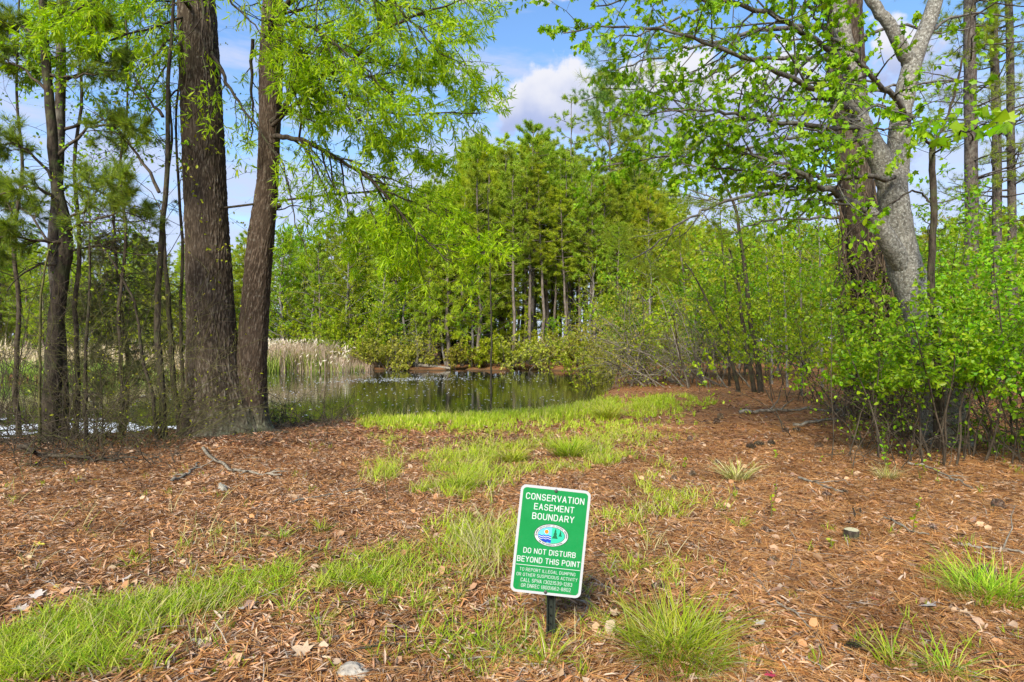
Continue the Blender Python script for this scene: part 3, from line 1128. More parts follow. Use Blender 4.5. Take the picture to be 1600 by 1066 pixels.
M['steel'] = flat_mat('weathered dark green steel', (.028, .034, .026), .55, .4, .3)
M['bolt'] = flat_mat('bolt steel', (.10, .10, .10), .45, .4, .6)
ty = math.radians(6.2)
ctr = P(860.5, 845.5, foot.y - .045) - foot
panel = outline_plate('panel', rrect(PW, PH, .026), -.0008, .0012, M['sign_white'], sign)
panel.location = ctr
panel.rotation_euler = (math.radians(-2), ty, 0)
outline_plate('green_face', rrect(PW - .024, PH - .024, .017), -.0014, -.0009, M['sign_green'], panel)


def pv(v):
    return PH * (.5 - v)


for txt, v, w, h in (('CONSERVATION', .103, .82, .062), ('EASEMENT', .193, .56, .060), ('BOUNDARY', .282, .585, .062), ('DO NOT DISTURB', .607, .735, .052),
                     ('BEYOND THIS POINT', .689, .885, .054), ('TO REPORT ILLEGAL DUMPING', .784, .79, .031), ('OR OTHER SUSPICIOUS ACTIVITY', .832, .86, .031),
                     ('CALL SPHA (302)539-1283', .882, .725, .035), ('OR DNREC (800)662-8802', .932, .70, .035)):
    lettering(txt, M['print_w'], 'lettering', panel, 0, pv(v), PW * w, PH * h, -.0018, pen=.135 if h > .05 else .10)
outline_plate('rule_line', [(-PW * .455, pv(.746)), (PW * .455, pv(.746)), (PW * .455, pv(.741)), (-PW * .455, pv(.741))], -.0019, -.0014, M['print_w'], panel)
# round emblem: black rim, white band with lettering, sea and sun on the left, trees on the right
ez, ea, eb = pv(.447), PW * .245, PH * .105
blk = flat_mat('print black', (.03, .035, .04), .4)
outline_plate('emblem_rim', ell(0, ez, ea, eb), -.0019, -.0014, blk, panel)
outline_plate('emblem_band', ell(0, ez, ea * .965, eb * .955), -.0023, -.0019, M['print_w'], panel)
outline_plate('emblem_inner_rim', ell(0, ez, ea * .80, eb * .74), -.0026, -.0023, blk, panel)
ia, ib = ea * .77, eb * .70
outline_plate('emblem_sky', ell(0, ez, ia, ib, 24, 90, 270), -.0030, -.0026, flat_mat('print sky blue', (.12, .52, .78), .4), panel)
outline_plate('emblem_land', ell(0, ez, ia, ib, 24, -90, 90), -.0030, -.0026, flat_mat('print sea green', (.03, .45, .27), .4), panel)
outline_plate('emblem_sun', ell(-ia * .38, ez + ib * .42, .0092, .0092, 18), -.0040, -.0030, flat_mat('print orange', (.85, .20, .02), .4), panel)
navy = flat_mat('print navy', (.01, .05, .36), .4)
for j, (v0, v1, mt) in enumerate(((-.02, -.16, navy), (-.16, -.26, M['print_w']), (-.26, -.42, navy), (-.42, -.50, M['print_w']), (-.50, -.90, navy))):
    top, bot = [], []
    for i in range(17):
        u = -i / 16
        lim = math.sqrt(max(0, 1 - u * u)) * .99
        wv = .05 * math.sin(u * 19)
        top.append((u * ia * .985, ez + ib * max(min(v0 + wv, lim), -lim)))
        bot.append((u * ia * .985, ez + ib * max(min(v1 + wv, lim), -lim)))
    q = [top[i] + bot[i] for i in range(17)]
    V = [(a, -.0034 - .0001 * j, b) for a, b, _, _ in q] + [(c, -.0034 - .0001 * j, d) for _, _, c, d in q]
    me = bpy.data.meshes.new('emblem_wave')
    me.from_pydata(V, [], [(i, i + 1, i + 18, i + 17) for i in range(16)])
    link('emblem_wave', me, mt, panel)
dgr = flat_mat('print dark green', (.01, .11, .05), .4)
for tx, tz0, tw, th in ((ia * .28, -.35, .0145, .046), (ia * .66, -.02, .009, .028)):
    pts = [(tx - tw * .95, 0), (tx + tw * .95, 0), (tx + tw * .35, th * .38), (tx + tw * .6, th * .38), (tx + tw * .2, th * .68), (tx + tw * .35, th * .68), (tx, th),
           (tx - tw * .35, th * .68), (tx - tw * .2, th * .68), (tx - tw * .6, th * .38), (tx - tw * .35, th * .38)]
    outline_plate('emblem_tree', [(a, b + ez + ib * tz0) for a, b in pts], -.0036, -.0030, dgr, panel)
for s_, a0, a1, top in (('DELAWARE DEPARTMENT OF NATURAL RESOURCES', 187, -7, True), ('AND ENVIRONMENTAL CONTROL', 222, 318, False)):
    for i, ch in enumerate(s_):
        if ch == ' ':
            continue
        a = math.radians(a0 + (a1 - a0) * i / (len(s_) - 1))
        cx, cz = ea * .885 * math.cos(a), ez + eb * .85 * math.sin(a)
        tx, tz = -ea * math.sin(a), eb * math.cos(a)
        ro = math.atan2(-tz, -tx) if top else math.atan2(tz, tx)
        lettering(ch, blk, 'emblem_letter', panel, cx, cz, .0030 if ch != 'I' else .0001, .0060, -.0026, ro, pen=.2)
# post: a U channel with punched holes, two bolts, a thin wire stake beside it
def u_channel(x, y, z0, z1, w=.030, d=.016, t=.003):
    prof = [(-w / 2 - .006, -d / 2), (-w / 2 + .002, -d / 2), (-w / 2 + .007, d / 2 - t), (w / 2 - .007, d / 2 - t), (w / 2 - .002, -d / 2), (w / 2 + .006, -d / 2),
            (w / 2 + .006, -d / 2 + t), (w / 2, -d / 2 + t), (w / 2 - .005, d / 2), (-w / 2 + .005, d / 2), (-w / 2, -d / 2 + t), (-w / 2 - .006, -d / 2 + t)]
    n = len(prof)
    V = [(x + a, y + b, z) for z in (z0, z1) for a, b in prof]
    return V, [(i, (i + 1) % n, (i + 1) % n + n, i + n) for i in range(n)] + [tuple(range(n, 2 * n))]


V, Fs = u_channel(.0, .0, -.25, ctr.z + PH / 2 - .03)
me = bpy.data.meshes.new('post')
me.from_pydata(V, [], Fs)
post = link('post', me, M['steel'], sign)
post.rotation_euler = (0, math.radians(1.2), 0)
post.location = (0, .008, 0)
T = Tubes()
for k in range(6):
    T.add([(0, -.003, .03 + .04 * k), (0, .004, .03 + .04 * k)], [.004, .004], 8)
h_ = link('bolt_hole', T.mesh('bolt_hole'), flat_mat('hole dark', (.004, .004, .004), .9), post, 'stuff')
T = Tubes()
T.add(smooth_path([(-.017, -.012, -.05), (-.016, -.014, .12), (-.018, -.012, ctr.z - PH / 2 + .02)], 3), [.0022] * 7, 6)
link('wire_stake', T.mesh('wire_stake'), M['steel'], sign)
for v in (.030, .972):
    T = Tubes()
    T.add([(0, -.0010, pv(v)), (0, -.0050, pv(v)), (0, -.0060, pv(v)), (0, -.0061, pv(v))], [.0078, .0078, .0055, .0001], 12)
    link('bolt', T.mesh('bolt'), M['bolt'], panel)
# ================================================================== HERO TREES
def furrowed_trunk(name, prof, d, parent, mat, sides=150, step=.045, amp=.014, freq=30, stretch=.13, seed=1, flare=None, dshift=0):
    """prof: (py, left, right) edges of the trunk in the photograph at distance d"""
    prof = sorted(prof, key=lambda t: -t[0])
    z = np.array([CH + (HY - p[0]) / F * d for p in prof])
    cx = np.array([((p[1] + p[2]) / 2 - CX) / F * d for p in prof])
    rad = np.array([(p[2] - p[1]) / 2 / F * d for p in prof])
    zz = np.concatenate([np.arange(z[0] - .3, z[0], .05), np.arange(z[0], min(z[-1], 7.6), step), np.arange(min(z[-1], 7.6), z[-1], .25)])
    c = np.interp(zz, z, cx)
    r = np.interp(zz, z, rad)
    k = np.array([.1, .2, .4, .2, .1])
    if len(zz) > 12:
        c = np.convolve(np.pad(c, 2, 'edge'), k, 'valid')
        r = np.convolve(np.pad(r, 2, 'edge'), k, 'valid')
    th = np.arange(sides) / sides * 2 * math.pi
    ZZ, TH = np.meshgrid(zz, th, indexing='ij')
    Rr = np.repeat(r[:, None], sides, 1)
    lob = 1 + .035 * np.sin(3 * TH + seed + ZZ * .3) + .02 * np.sin(5 * TH + 2 * seed)
    if flare is not None:
        fl = np.exp(-(ZZ - zz[0]) / .35)
        lob = lob + fl * flare * (.5 + .5 * np.sin(5 * TH + seed) ** 2)
    Rr = Rr * lob * (1 + .03 * (vnoise(np.stack([np.cos(TH) * 1.5 + 9, np.sin(TH) * 1.5 + 9, ZZ * 1.1], -1).reshape(-1, 3), seed + 20).reshape(ZZ.shape) - .5) * 2)
    q = np.stack([np.cos(TH) * .33 * freq + 50, np.sin(TH) * .33 * freq + 50, ZZ * freq * stretch + 30 + seed * 9], -1).reshape(-1, 3)
    zc = ZZ.ravel()
    cx_, sx_ = np.cos(TH).ravel(), np.sin(TH).ravel()
    q[:, 2] += 3.0 * vnoise(np.stack([cx_ * 7 + 20, sx_ * 7 + 20, zc * 1.3 + 9], 1), seed + 8) + 1.4 * vnoise(np.stack([cx_ * 19 + 40, sx_ * 19 + 40, zc * 2.1], 1), seed + 9)
    w = vnoise(q * .45, seed + 5) * 2.6
    w2 = vnoise(q * np.array([1, 1, 2.2]) * .9, seed + 6) * .9
    q = q + (.8 * w + .9 * w2)[:, None] * np.array([1, -1, .2])
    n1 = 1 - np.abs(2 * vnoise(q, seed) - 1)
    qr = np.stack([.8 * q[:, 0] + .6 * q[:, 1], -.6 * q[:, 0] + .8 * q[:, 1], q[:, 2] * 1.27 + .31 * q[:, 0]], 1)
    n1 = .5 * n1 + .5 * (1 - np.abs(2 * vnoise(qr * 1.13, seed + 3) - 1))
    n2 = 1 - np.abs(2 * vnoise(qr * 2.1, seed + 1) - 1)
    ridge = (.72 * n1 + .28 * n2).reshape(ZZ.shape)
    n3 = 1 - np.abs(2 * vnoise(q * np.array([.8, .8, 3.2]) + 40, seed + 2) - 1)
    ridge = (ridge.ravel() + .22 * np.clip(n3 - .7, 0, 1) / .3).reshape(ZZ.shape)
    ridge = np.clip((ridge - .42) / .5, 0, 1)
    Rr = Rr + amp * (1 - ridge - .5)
    Xc = c[:, None] + Rr * np.cos(TH)
    Yc = d + dshift + Rr * np.sin(TH)
    V = np.stack([Xc, Yc, ZZ], -1).reshape(-1, 3) - np.array(tuple(parent.location))
    nz_ = len(zz)
    idx = np.arange(nz_ * sides).reshape(nz_, sides)
    nx = np.roll(idx, -1, 1)
    Q = np.stack([idx[:-1], nx[:-1], nx[1:], idx[1:]], -1).reshape(-1, 4)
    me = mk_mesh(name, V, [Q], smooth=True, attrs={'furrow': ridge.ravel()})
    return link(name, me, mat, parent)


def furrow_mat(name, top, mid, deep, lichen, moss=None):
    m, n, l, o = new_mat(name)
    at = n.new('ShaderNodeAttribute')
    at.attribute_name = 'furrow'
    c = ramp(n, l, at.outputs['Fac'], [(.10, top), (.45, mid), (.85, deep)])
    t = n.new('ShaderNodeTexCoord')
    a = n.new('ShaderNodeTexNoise')
    a.inputs['Scale'].default_value = 22
    a.inputs['Detail'].default_value = 6
    a.inputs['Roughness'].default_value = .7
    l.new(t.outputs['Object'], a.inputs['Vector'])
    c = mixc(n, l, mth(n, l, 'MULTIPLY', mth(n, l, 'SUBTRACT', 1.0, at.outputs['Fac']), ramp(n, l, a.outputs['Fac'], [(.52, 0.0), (.68, .8)])), c, lichen)
    b2 = n.new('ShaderNodeTexNoise')
    b2.inputs['Scale'].default_value = 1.6
    b2.inputs['Detail'].default_value = 4
    l.new(t.outputs['Object'], b2.inputs['Vector'])
    c = mixc(n, l, ramp(n, l, b2.outputs['Fac'], [(.4, 0.0), (.65, .4)]), c, mid)
    if moss:
        sp = n.new('ShaderNodeSeparateXYZ')
        l.new(t.outputs['Object'], sp.inputs[0])
        f = n.new('ShaderNodeMapRange')
        f.inputs[1].default_value = .9
        f.inputs[2].default_value = -.1
        l.new(mth(n, l, 'ADD', sp.outputs[2], mth(n, l, 'MULTIPLY', b2.outputs['Fac'], .8)), f.inputs[0])
        f2 = n.new('ShaderNodeMapRange')
        f2.inputs[1].default_value = -.25
        f2.inputs[2].default_value = .25
        l.new(sp.outputs[0], f2.inputs[0])
        mm = mth(n, l, 'MULTIPLY', mth(n, l, 'MULTIPLY', f.outputs[0], f2.outputs[0]), ramp(n, l, a.outputs['Fac'], [(.38, 0.1), (.6, .95)]), clamp=True)
        c = mixc(n, l, mm, c, moss)
    b = n.new('ShaderNodeBsdfPrincipled')
    l.new(c, b.inputs['Base Color'])
    b.inputs['Roughness'].default_value = .92
    b.inputs['Specular IOR Level'].default_value = .12
    bp = n.new('ShaderNodeBump')
    bp.inputs['Strength'].default_value = .6
    bp.inputs['Distance'].default_value = .008
    l.new(a.outputs['Fac'], bp.inputs['Height'])
    l.new(bp.outputs[0], b.inputs['Normal'])
    l.new(b.outputs[0], o.inputs[0])
    return m


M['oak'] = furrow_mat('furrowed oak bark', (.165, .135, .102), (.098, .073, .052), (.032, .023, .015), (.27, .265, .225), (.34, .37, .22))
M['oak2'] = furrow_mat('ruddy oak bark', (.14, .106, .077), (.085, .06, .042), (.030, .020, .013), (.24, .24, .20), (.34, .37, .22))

D0 = 9.4
oak = thing('twin_oak_tree', 'large twin trunked oak with furrowed bark and hanging narrow leaves on the near bank', 'tree', (P(355, 600, D0).x, D0, g1(-4.7, 9.4)))
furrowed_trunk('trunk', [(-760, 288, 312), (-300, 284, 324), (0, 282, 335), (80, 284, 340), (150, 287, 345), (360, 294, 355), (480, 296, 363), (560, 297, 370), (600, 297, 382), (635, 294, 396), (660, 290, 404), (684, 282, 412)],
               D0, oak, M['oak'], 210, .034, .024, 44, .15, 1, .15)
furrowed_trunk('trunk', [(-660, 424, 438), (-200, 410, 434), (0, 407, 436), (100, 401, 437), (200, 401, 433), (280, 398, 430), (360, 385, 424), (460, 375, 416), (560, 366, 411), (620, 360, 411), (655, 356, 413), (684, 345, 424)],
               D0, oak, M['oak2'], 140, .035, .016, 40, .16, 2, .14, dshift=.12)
# knot on the right trunk
T = Tubes()
T.add([P(428, 322, 9.3), P(434, 322, 9.25), P(438, 320, 9.22), P(439, 320, 9.22)], [.05, .05, .03, .005], 8)
link('branch_stub', T.mesh('branch_stub', oak.location), M['bark_dark'], oak)

tw_oak = [dict(kids=26, k0=.12, ang=48, ratio=.36, rr=.5),
          dict(n=7, wob=.16, grav=-.045, kids=8, k0=.12, ang=42, ratio=.45, rr=.5, sides=4, leaves=5),
          dict(n=4, wob=.14, grav=-.05, leaves=18, l0=.1, sides=3)]
tw_short = [dict(kids=8, k0=.1, ang=50, ratio=.3, rr=.5),
            dict(n=5, wob=.16, grav=-.05, kids=5, k0=.15, ang=42, ratio=.5, rr=.5, sides=3, leaves=3),
            dict(n=4, wob=.14, grav=-.05, leaves=10, l0=.1, sides=3)]
tw_mid = [dict(kids=15, k0=.1, ang=55, ratio=.36, rr=.5, flat=.5),
          dict(n=7, wob=.14, grav=-.03, kids=7, k0=.12, ang=42, ratio=.45, rr=.5, flat=.4, sides=4, leaves=5),
          dict(n=4, wob=.14, grav=-.04, leaves=15, l0=.1, sides=3)]
T, A = Tubes(), []
limbs = [
    ([(428, 214, 9.3), (455, 216, 9.0), (480, 222, 8.9), (533, 250, 8.7), (582, 281, 8.5), (612, 319, 8.4), (660, 371, 8.3), (700, 410, 8.3)], .045, .008, tw_oak, None),
    ([(425, 190, 9.3), (445, 165, 9.1), (470, 130, 9.0), (533, 108, 8.8), (604, 45, 8.6), (657, 22, 8.4), (740, -6, 8.2)], .05, .008, tw_oak, None),
    ([(425, 196, 9.3), (470, 158, 9.0), (533, 146, 8.6), (600, 174, 8.4), (680, 176, 8.2), (752, 178, 8.1)], .035, .006, tw_oak, None),
    ([(300, 330, 9.3), (560, 300, 9.6), (640, 300, 10.2), (700, 330, 10.6), (760, 370, 10.8)], .02, .006, None, None),
    ([(415, 60, 9.4), (440, 20, 9.0), (500, -40, 8.4), (570, -30, 7.9), (640, 30, 7.7), (690, 90, 7.6)], .05, .007, tw_oak, None),
    ([(420, -10, 9.4), (470, -90, 9.2), (560, -120, 9.0), (650, -70, 8.8), (740, 10, 8.7)], .05, .008, tw_oak, None),
    ([(415, 30, 9.3), (450, 30, 8.6), (500, 50, 8.0), (560, 100, 7.7), (620, 160, 7.6)], .035, .006, tw_oak, None),
    ([(330, 80, 9.3), (350, 120, 9.1), (372, 160, 9.0), (395, 190, 9.0), (430, 240, 9.0), (455, 300, 9.1)], .032, .006, tw_short, None),
    ([(395, 60, 9.5), (392, 130, 9.7), (396, 170, 9.8), (392, 215, 9.8)], .03, .012, tw_short, None),
    ([(310, 20, 9.3), (260, -20, 8.6), (200, -30, 8.0), (140, 0, 7.6), (90, 40, 7.5)], .04, .006, tw_oak, None),
    ([(310, -60, 9.3), (330, -60, 8.2), (330, -30, 7.2), (315, 20, 6.9), (320, 90, 6.9), (326, 170, 6.9)], .03, .004, tw_short, None),
    ([(300, 60, 9.3), (270, 60, 9.0), (240, 90, 8.9), (215, 130, 8.8), (200, 170, 8.8)], .03, .005, tw_short, None),
    ([(425, -60, 9.4), (380, -60, 8.2), (350, -20, 7.3), (390, 30, 7.0), (420, 70, 6.9)], .03, .004, tw_short, None),
    ([(425, -60, 9.4), (480, -80, 7.8), (530, -40, 6.8), (575, 5, 6.4)], .03, .004, tw_short, None),
    ([(420, 230, 9.3), (440, 250, 9.1), (452, 300, 9.0), (462, 350, 9.0), (480, 400, 9.0)], .018, .005, tw_short, None),
    ([(430, 330, 9.3), (460, 322, 9.2), (500, 330, 9.1), (540, 345, 9.0)], .012, .004, tw_short, None),
    ([(600, 300, 8.5), (660, 322, 8.5), (705, 352, 8.5), (790, 400, 8.5)], .014, .004, tw_mid, None),
    ([(560, 270, 8.6), (580, 330, 8.7), (600, 380, 8.8), (620, 420, 8.9)], .014, .004, tw_mid, None),
    ([(582, 281, 8.5), (610, 330, 8.9), (630, 380, 9.2), (640, 430, 9.4)], .016, .004, tw_mid, None),
    ([(612, 319, 8.4), (650, 350, 8.9), (700, 380, 9.3), (740, 410, 9.6)], .016, .004, tw_mid, None),
    ([(533, 250, 8.7), (540, 300, 9.1), (545, 350, 9.4), (560, 410, 9.6)], .016, .004, tw_mid, None),
    ([(480, 222, 8.9), (490, 280, 9.2), (480, 340, 9.3), (470, 390, 9.4)], .014, .004, tw_short, None),
    ([(533, 108, 8.8), (580, 120, 8.9), (640, 110, 9.0), (700, 110, 9.1)], .02, .005, tw_oak, None),
    ([(470, 130, 9.0), (500, 100, 9.4), (540, 60, 9.6), (600, 20, 9.8)], .02, .005, tw_oak, None),
    ([(533, 146, 8.6), (570, 200, 8.8), (620, 225, 8.9), (690, 240, 9.0)], .018, .005, tw_oak, None),
    ([(440, 20, 9.0), (460, 60, 8.6), (490, 100, 8.4), (520, 180, 8.3)], .018, .005, tw_oak, None),
    ([(310, 20, 9.3), (250, 0, 9.4), (190, 20, 9.5), (130, 30, 9.5)], .022, .005, tw_oak, None),
    ([(300, 60, 9.3), (260, 100, 9.5), (230, 160, 9.6), (215, 220, 9.6)], .02, .005, tw_short, None),
    ([(300, 20, 9.3), (250, 40, 8.9), (180, 60, 8.7), (110, 80, 8.6), (50, 110, 8.6)], .022, .005, tw_oak, None),
    ([(300, 130, 9.4), (265, 150, 9.6), (225, 190, 9.8), (180, 250, 9.9)], .018, .004, tw_short, None),
    ([(310, -40, 9.3), (230, -60, 9.5), (130, -40, 9.6), (40, 0, 9.7)], .025, .005, tw_oak, None),
    ([(657, 22, 8.4), (700, 60, 8.6), (730, 110, 8.8), (745, 160, 9)], .012, .004, tw_mid, None),
    ([(420, -200, 9.4), (300, -330, 9), (150, -380, 9)], .05, .01, tw_oak, None),
    ([(300, -200, 9.4), (420, -330, 9.2), (560, -330, 9)], .05, .01, tw_oak, None),
]
for pts, r0, r1, sp, _ in limbs:
    limb(T, A, [P(*p) for p in pts], r0, r1, sp, 4, .012, 7)
link('limbs', T.mesh('limbs', oak.location), M['bark_dark'], oak, 'stuff')
foliage(oak, np.array(A), .098, WILLOW, M['willow'], .5, .35, .35, jit=.5, single=250)
print('oak leaves', len(A))
# exposed roots and duff at the foot
T = Tubes()
for k in range(9):
    a = math.radians(180 + k * 24)
    c = Vector((oak.location.x + .52 * math.cos(a), D0 + .4 * math.sin(a), 0))
    e = c + Vector((math.cos(a), math.sin(a), 0)) * RR.uniform(.35, .7)
    pts = [Vector((q.x, q.y, g1(q.x, q.y) + hh)) for q, hh in ((c - (e - c) * .4, .22), (c, .07), ((c + e) / 2, .0), (e, -.07))]
    T.add(smooth_path(pts, 3), [.09, .085, .08, .07, .06, .05, .045, .04, .035, .03], 8)
link('root', T.mesh('root', oak.location), M['bark_dark'], oak, 'stuff')

# ---------------------------------------------------------------- left: pine and thin trees
tuft_spec = [dict(kids=15, k0=.3, ang=52, ratio=.34, rr=.5, flat=.4, leaves=2),
             dict(n=5, wob=.14, grav=.03, kids=5, k0=.2, ang=45, ratio=.5, rr=.55, leaves=5, l0=.4, sides=3),
             dict(n=3, wob=.12, grav=.05, leaves=6, l0=.4, sides=3)]
tuft_sparse = [dict(kids=8, k0=.35, ang=50, ratio=.3, rr=.5, flat=.4),
               dict(n=5, wob=.16, grav=.02, kids=4, k0=.2, ang=45, ratio=.5, rr=.55, leaves=2, l0=.5, sides=3),
               dict(n=3, wob=.15, grav=.04, leaves=2, l0=.5, sides=3)]
bare = [dict(kids=7, k0=.2, ang=50, ratio=.35, rr=.5, flat=.3),
        dict(n=5, wob=.2, grav=-.02, kids=4, k0=.2, ang=50, ratio=.5, rr=.6, sides=3),
        dict(n=3, wob=.2, grav=0, sides=3)]


def simple_trunk(parent, path, radii, mat, sides=14, name='trunk'):
    T = Tubes()
    sp = smooth_path(path, 4, .006)
    rr = np.interp(np.linspace(0, len(radii) - 1, len(sp)), range(len(radii)), radii)
    T.add(sp, rr, sides)
    return link(name, T.mesh(name, parent.location), mat, parent)


def base_at(px, py):
    c = G(px, py)
    return c


c = base_at(78, 692)
dL = c.y
lp = thing('leaning_pine', 'leaning pine with rough dark trunk and hanging needles at the far left', 'tree', c)
simple_trunk(lp, [c + Vector((0, 0, -.2)), P(80, 640, dL), P(86, 520, dL), (P(95, 440, dL)), P(103, 390, dL), P(98, 340, dL), P(86, 270, dL), P(80, 190, dL), P(72, 90, dL), P(66, -30, dL), P(70, -300, dL)],
             [.15, .12, .10, .095, .088, .08, .07, .062, .055, .048, .03], M['bark_dark'])
T, A = Tubes(), []
for pts, r0, sp in [
    ([(98, 330, dL), (60, 290, dL - .3), (20, 300, dL - .5), (-40, 320, dL - .6)], .03, tuft_spec),
    ([(92, 300, dL), (50, 240, dL - .2), (10, 225, dL - .4), (-40, 240, dL - .5)], .025, tuft_spec),
    ([(84, 250, dL), (130, 205, dL + .1), (170, 195, dL), (230, 205, dL)], .025, tuft_spec),
    ([(80, 150, dL), (40, 110, dL), (0, 90, dL), (-40, 90, dL)], .025, tuft_spec),
    ([(76, 120, dL), (120, 120, dL), (180, 110, dL)], .022, tuft_sparse),
    ([(102, 380, dL), (60, 375, dL - .3), (15, 370, dL - .5), (-50, 390, dL - .8)], .03, tuft_spec),
    ([(100, 360, dL), (140, 345, dL - .2), (190, 330, dL - .2), (240, 350, dL)], .022, tuft_sparse),
    ([(100, 410, dL), (50, 420, dL - .2), (10, 455, dL - .3)], .022, bare),
    ([(72, 60, dL), (30, 40, dL), (-20, 30, dL)], .02, tuft_spec),
    ([(70, 40, dL), (110, 20, dL), (160, 25, dL)], .02, tuft_spec),
    ([(98, 345, dL), (130, 330, dL - .5), (150, 300, dL - .8), (190, 290, dL - 1)], .02, tuft_spec)]:
    limb(T, A, [P(*p) for p in pts], r0, .006, sp, 4, .015, 6)
link('limbs', T.mesh('limbs', lp.location), M['twig'], lp, 'stuff')
a_ = np.array(A)
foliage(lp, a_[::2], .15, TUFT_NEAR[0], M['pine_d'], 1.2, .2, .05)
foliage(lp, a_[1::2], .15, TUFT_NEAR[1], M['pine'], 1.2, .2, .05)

c = base_at(98, 684)
d2 = c.y
lp2 = thing('slender_pine', 'straight slender pine crossing behind the leaning pine at the far left', 'tree', c)
simple_trunk(lp2, [c + Vector((0, 0, -.2)), P(96, 600, d2), P(90, 480, d2), P(84, 400, d2), P(88, 300, d2), P(93, 200, d2), P(95, 80, d2), P(96, -40, d2), P(98, -320, d2)],
             [.09, .085, .08, .075, .072, .068, .062, .056, .03], M['bark_pine'])
T, A = Tubes(), []
for pts, r0, sp in [
    ([(93, 205, d2), (140, 192, d2), (180, 190, d2 + .2), (235, 215, d2 + .3)], .025, tuft_sparse),
    ([(95, 130, d2), (150, 105, d2), (200, 90, d2)], .022, tuft_spec),
    ([(95, 60, d2), (40, 60, d2 + .4), (0, 70, d2 + .5)], .022, tuft_spec),
    ([(88, 300, d2), (130, 290, d2 + .3), (180, 310, d2 + .5), (230, 330, d2 + .6)], .022, tuft_spec),
    ([(84, 390, d2), (40, 330, d2 + .4), (0, 330, d2 + .6)], .022, tuft_spec),
    ([(84, 400, d2), (150, 385, d2 + .3), (200, 395, d2 + .3), (270, 400, d2 + .3)], .02, bare)]:
    limb(T, A, [P(*p) for p in pts], r0, .006, sp, 4, .015, 6)
link('limbs', T.mesh('limbs', lp2.location), M['twig'], lp2, 'stuff')
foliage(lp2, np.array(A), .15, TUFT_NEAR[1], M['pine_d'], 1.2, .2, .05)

tiny = [dict(kids=7, k0=.3, ang=45, ratio=.3, rr=.5),
        dict(n=5, wob=.2, grav=.0, kids=4, k0=.2, ang=45, ratio=.5, rr=.6, sides=3, leaves=1),
        dict(n=3, wob=.2, grav=0, sides=3, leaves=3)]


def thin_tree(name, label, cat, foot_px, path, r0, r1, bark, spec, leafm, lsize, tmpl, group=None, nl=None, extra=(), sides=8, dd=0):
    c = base_at(*foot_px)
    d = c.y
    t = thing(name, label, cat, c, group)
    pts = [c + Vector((0, 0, -.12))] + [P(x, y, d + (dd if i else 0) * i) for i, (x, y) in enumerate(path)]
    T0, T1, A = Tubes(), Tubes(), []
    sp = smooth_path(pts, 4, .006)
    n_ = len(sp)
    T0.add(sp, [r0 + (r1 - r0) * i / (n_ - 1) for i in range(n_)], sides)
    link('trunk', T0.mesh('trunk', c), bark, t)
    if spec:
        sprout(T1, A, sp[n_ // 5:], sum((sp[i + 1] - sp[i]).length for i in range(n_ - 1)), r0 * .5, spec, 0)
    for e in extra:
        limb(T1, A, [P(x, y, d + o_) for x, y, o_ in e], r0 * .5, .004, tiny, 4, .012, 5)
    if T1.n:
        link('branches', T1.mesh('branches', c), M['twig'], t, 'stuff')
    if A and leafm:
        foliage(t, np.array(A), lsize, tmpl, leafm, .4, .5, .2)
    return t


thin_tree('thin_tree', 'thin dark tree left of the big oak with a slight bow low down', 'tree', (256, 688),
          [(252, 600), (246, 520), (248, 440), (256, 340), (262, 240), (262, 150), (268, 60), (275, -60)], .055, .02, M['bark_dark'], tiny, M['shrub'], .05, OVATE,
          extra=[[(250, 300, 0), (215, 240, 0), (180, 200, -.1), (135, 170, -.2)], [(255, 180, 0), (230, 150, 0), (205, 110, 0)]])
thin_tree('thin_tree', 'thin dark tree leaning into the big oak from its left side', 'tree', (284, 678),
          [(272, 600), (266, 520), (262, 450), (257, 400), (255, 330), (268, 220), (265, 140)], .05, .015, M['bark_dark'], tiny, M['shrub'], .05, OVATE)
thin_tree('thin_tree', 'spindly sapling between the leaning pine and the thin dark trees', 'tree', (134, 694),
          [(133, 620), (136, 540), (139, 470), (141, 380), (139, 300)], .03, .008, M['bark_dark'], tiny, M['shrub_y'], .045, OVATE)
thin_tree('thin_tree', 'crooked sapling bending toward the thin dark trees', 'tree', (246, 690),
          [(238, 620), (222, 560), (216, 500), (200, 450), (170, 400), (130, 350), (100, 310)], .028, .008, M['bark_dark'], tiny, M['shrub_y'], .045, OVATE)
thin_tree('thin_tree', 'slim bare sapling at the left edge in front of the water', 'tree', (62, 700),
          [(62, 620), (63, 520), (66, 440), (80, 380)], .022, .01, M['twig_g'], None, None, 0, OVATE)

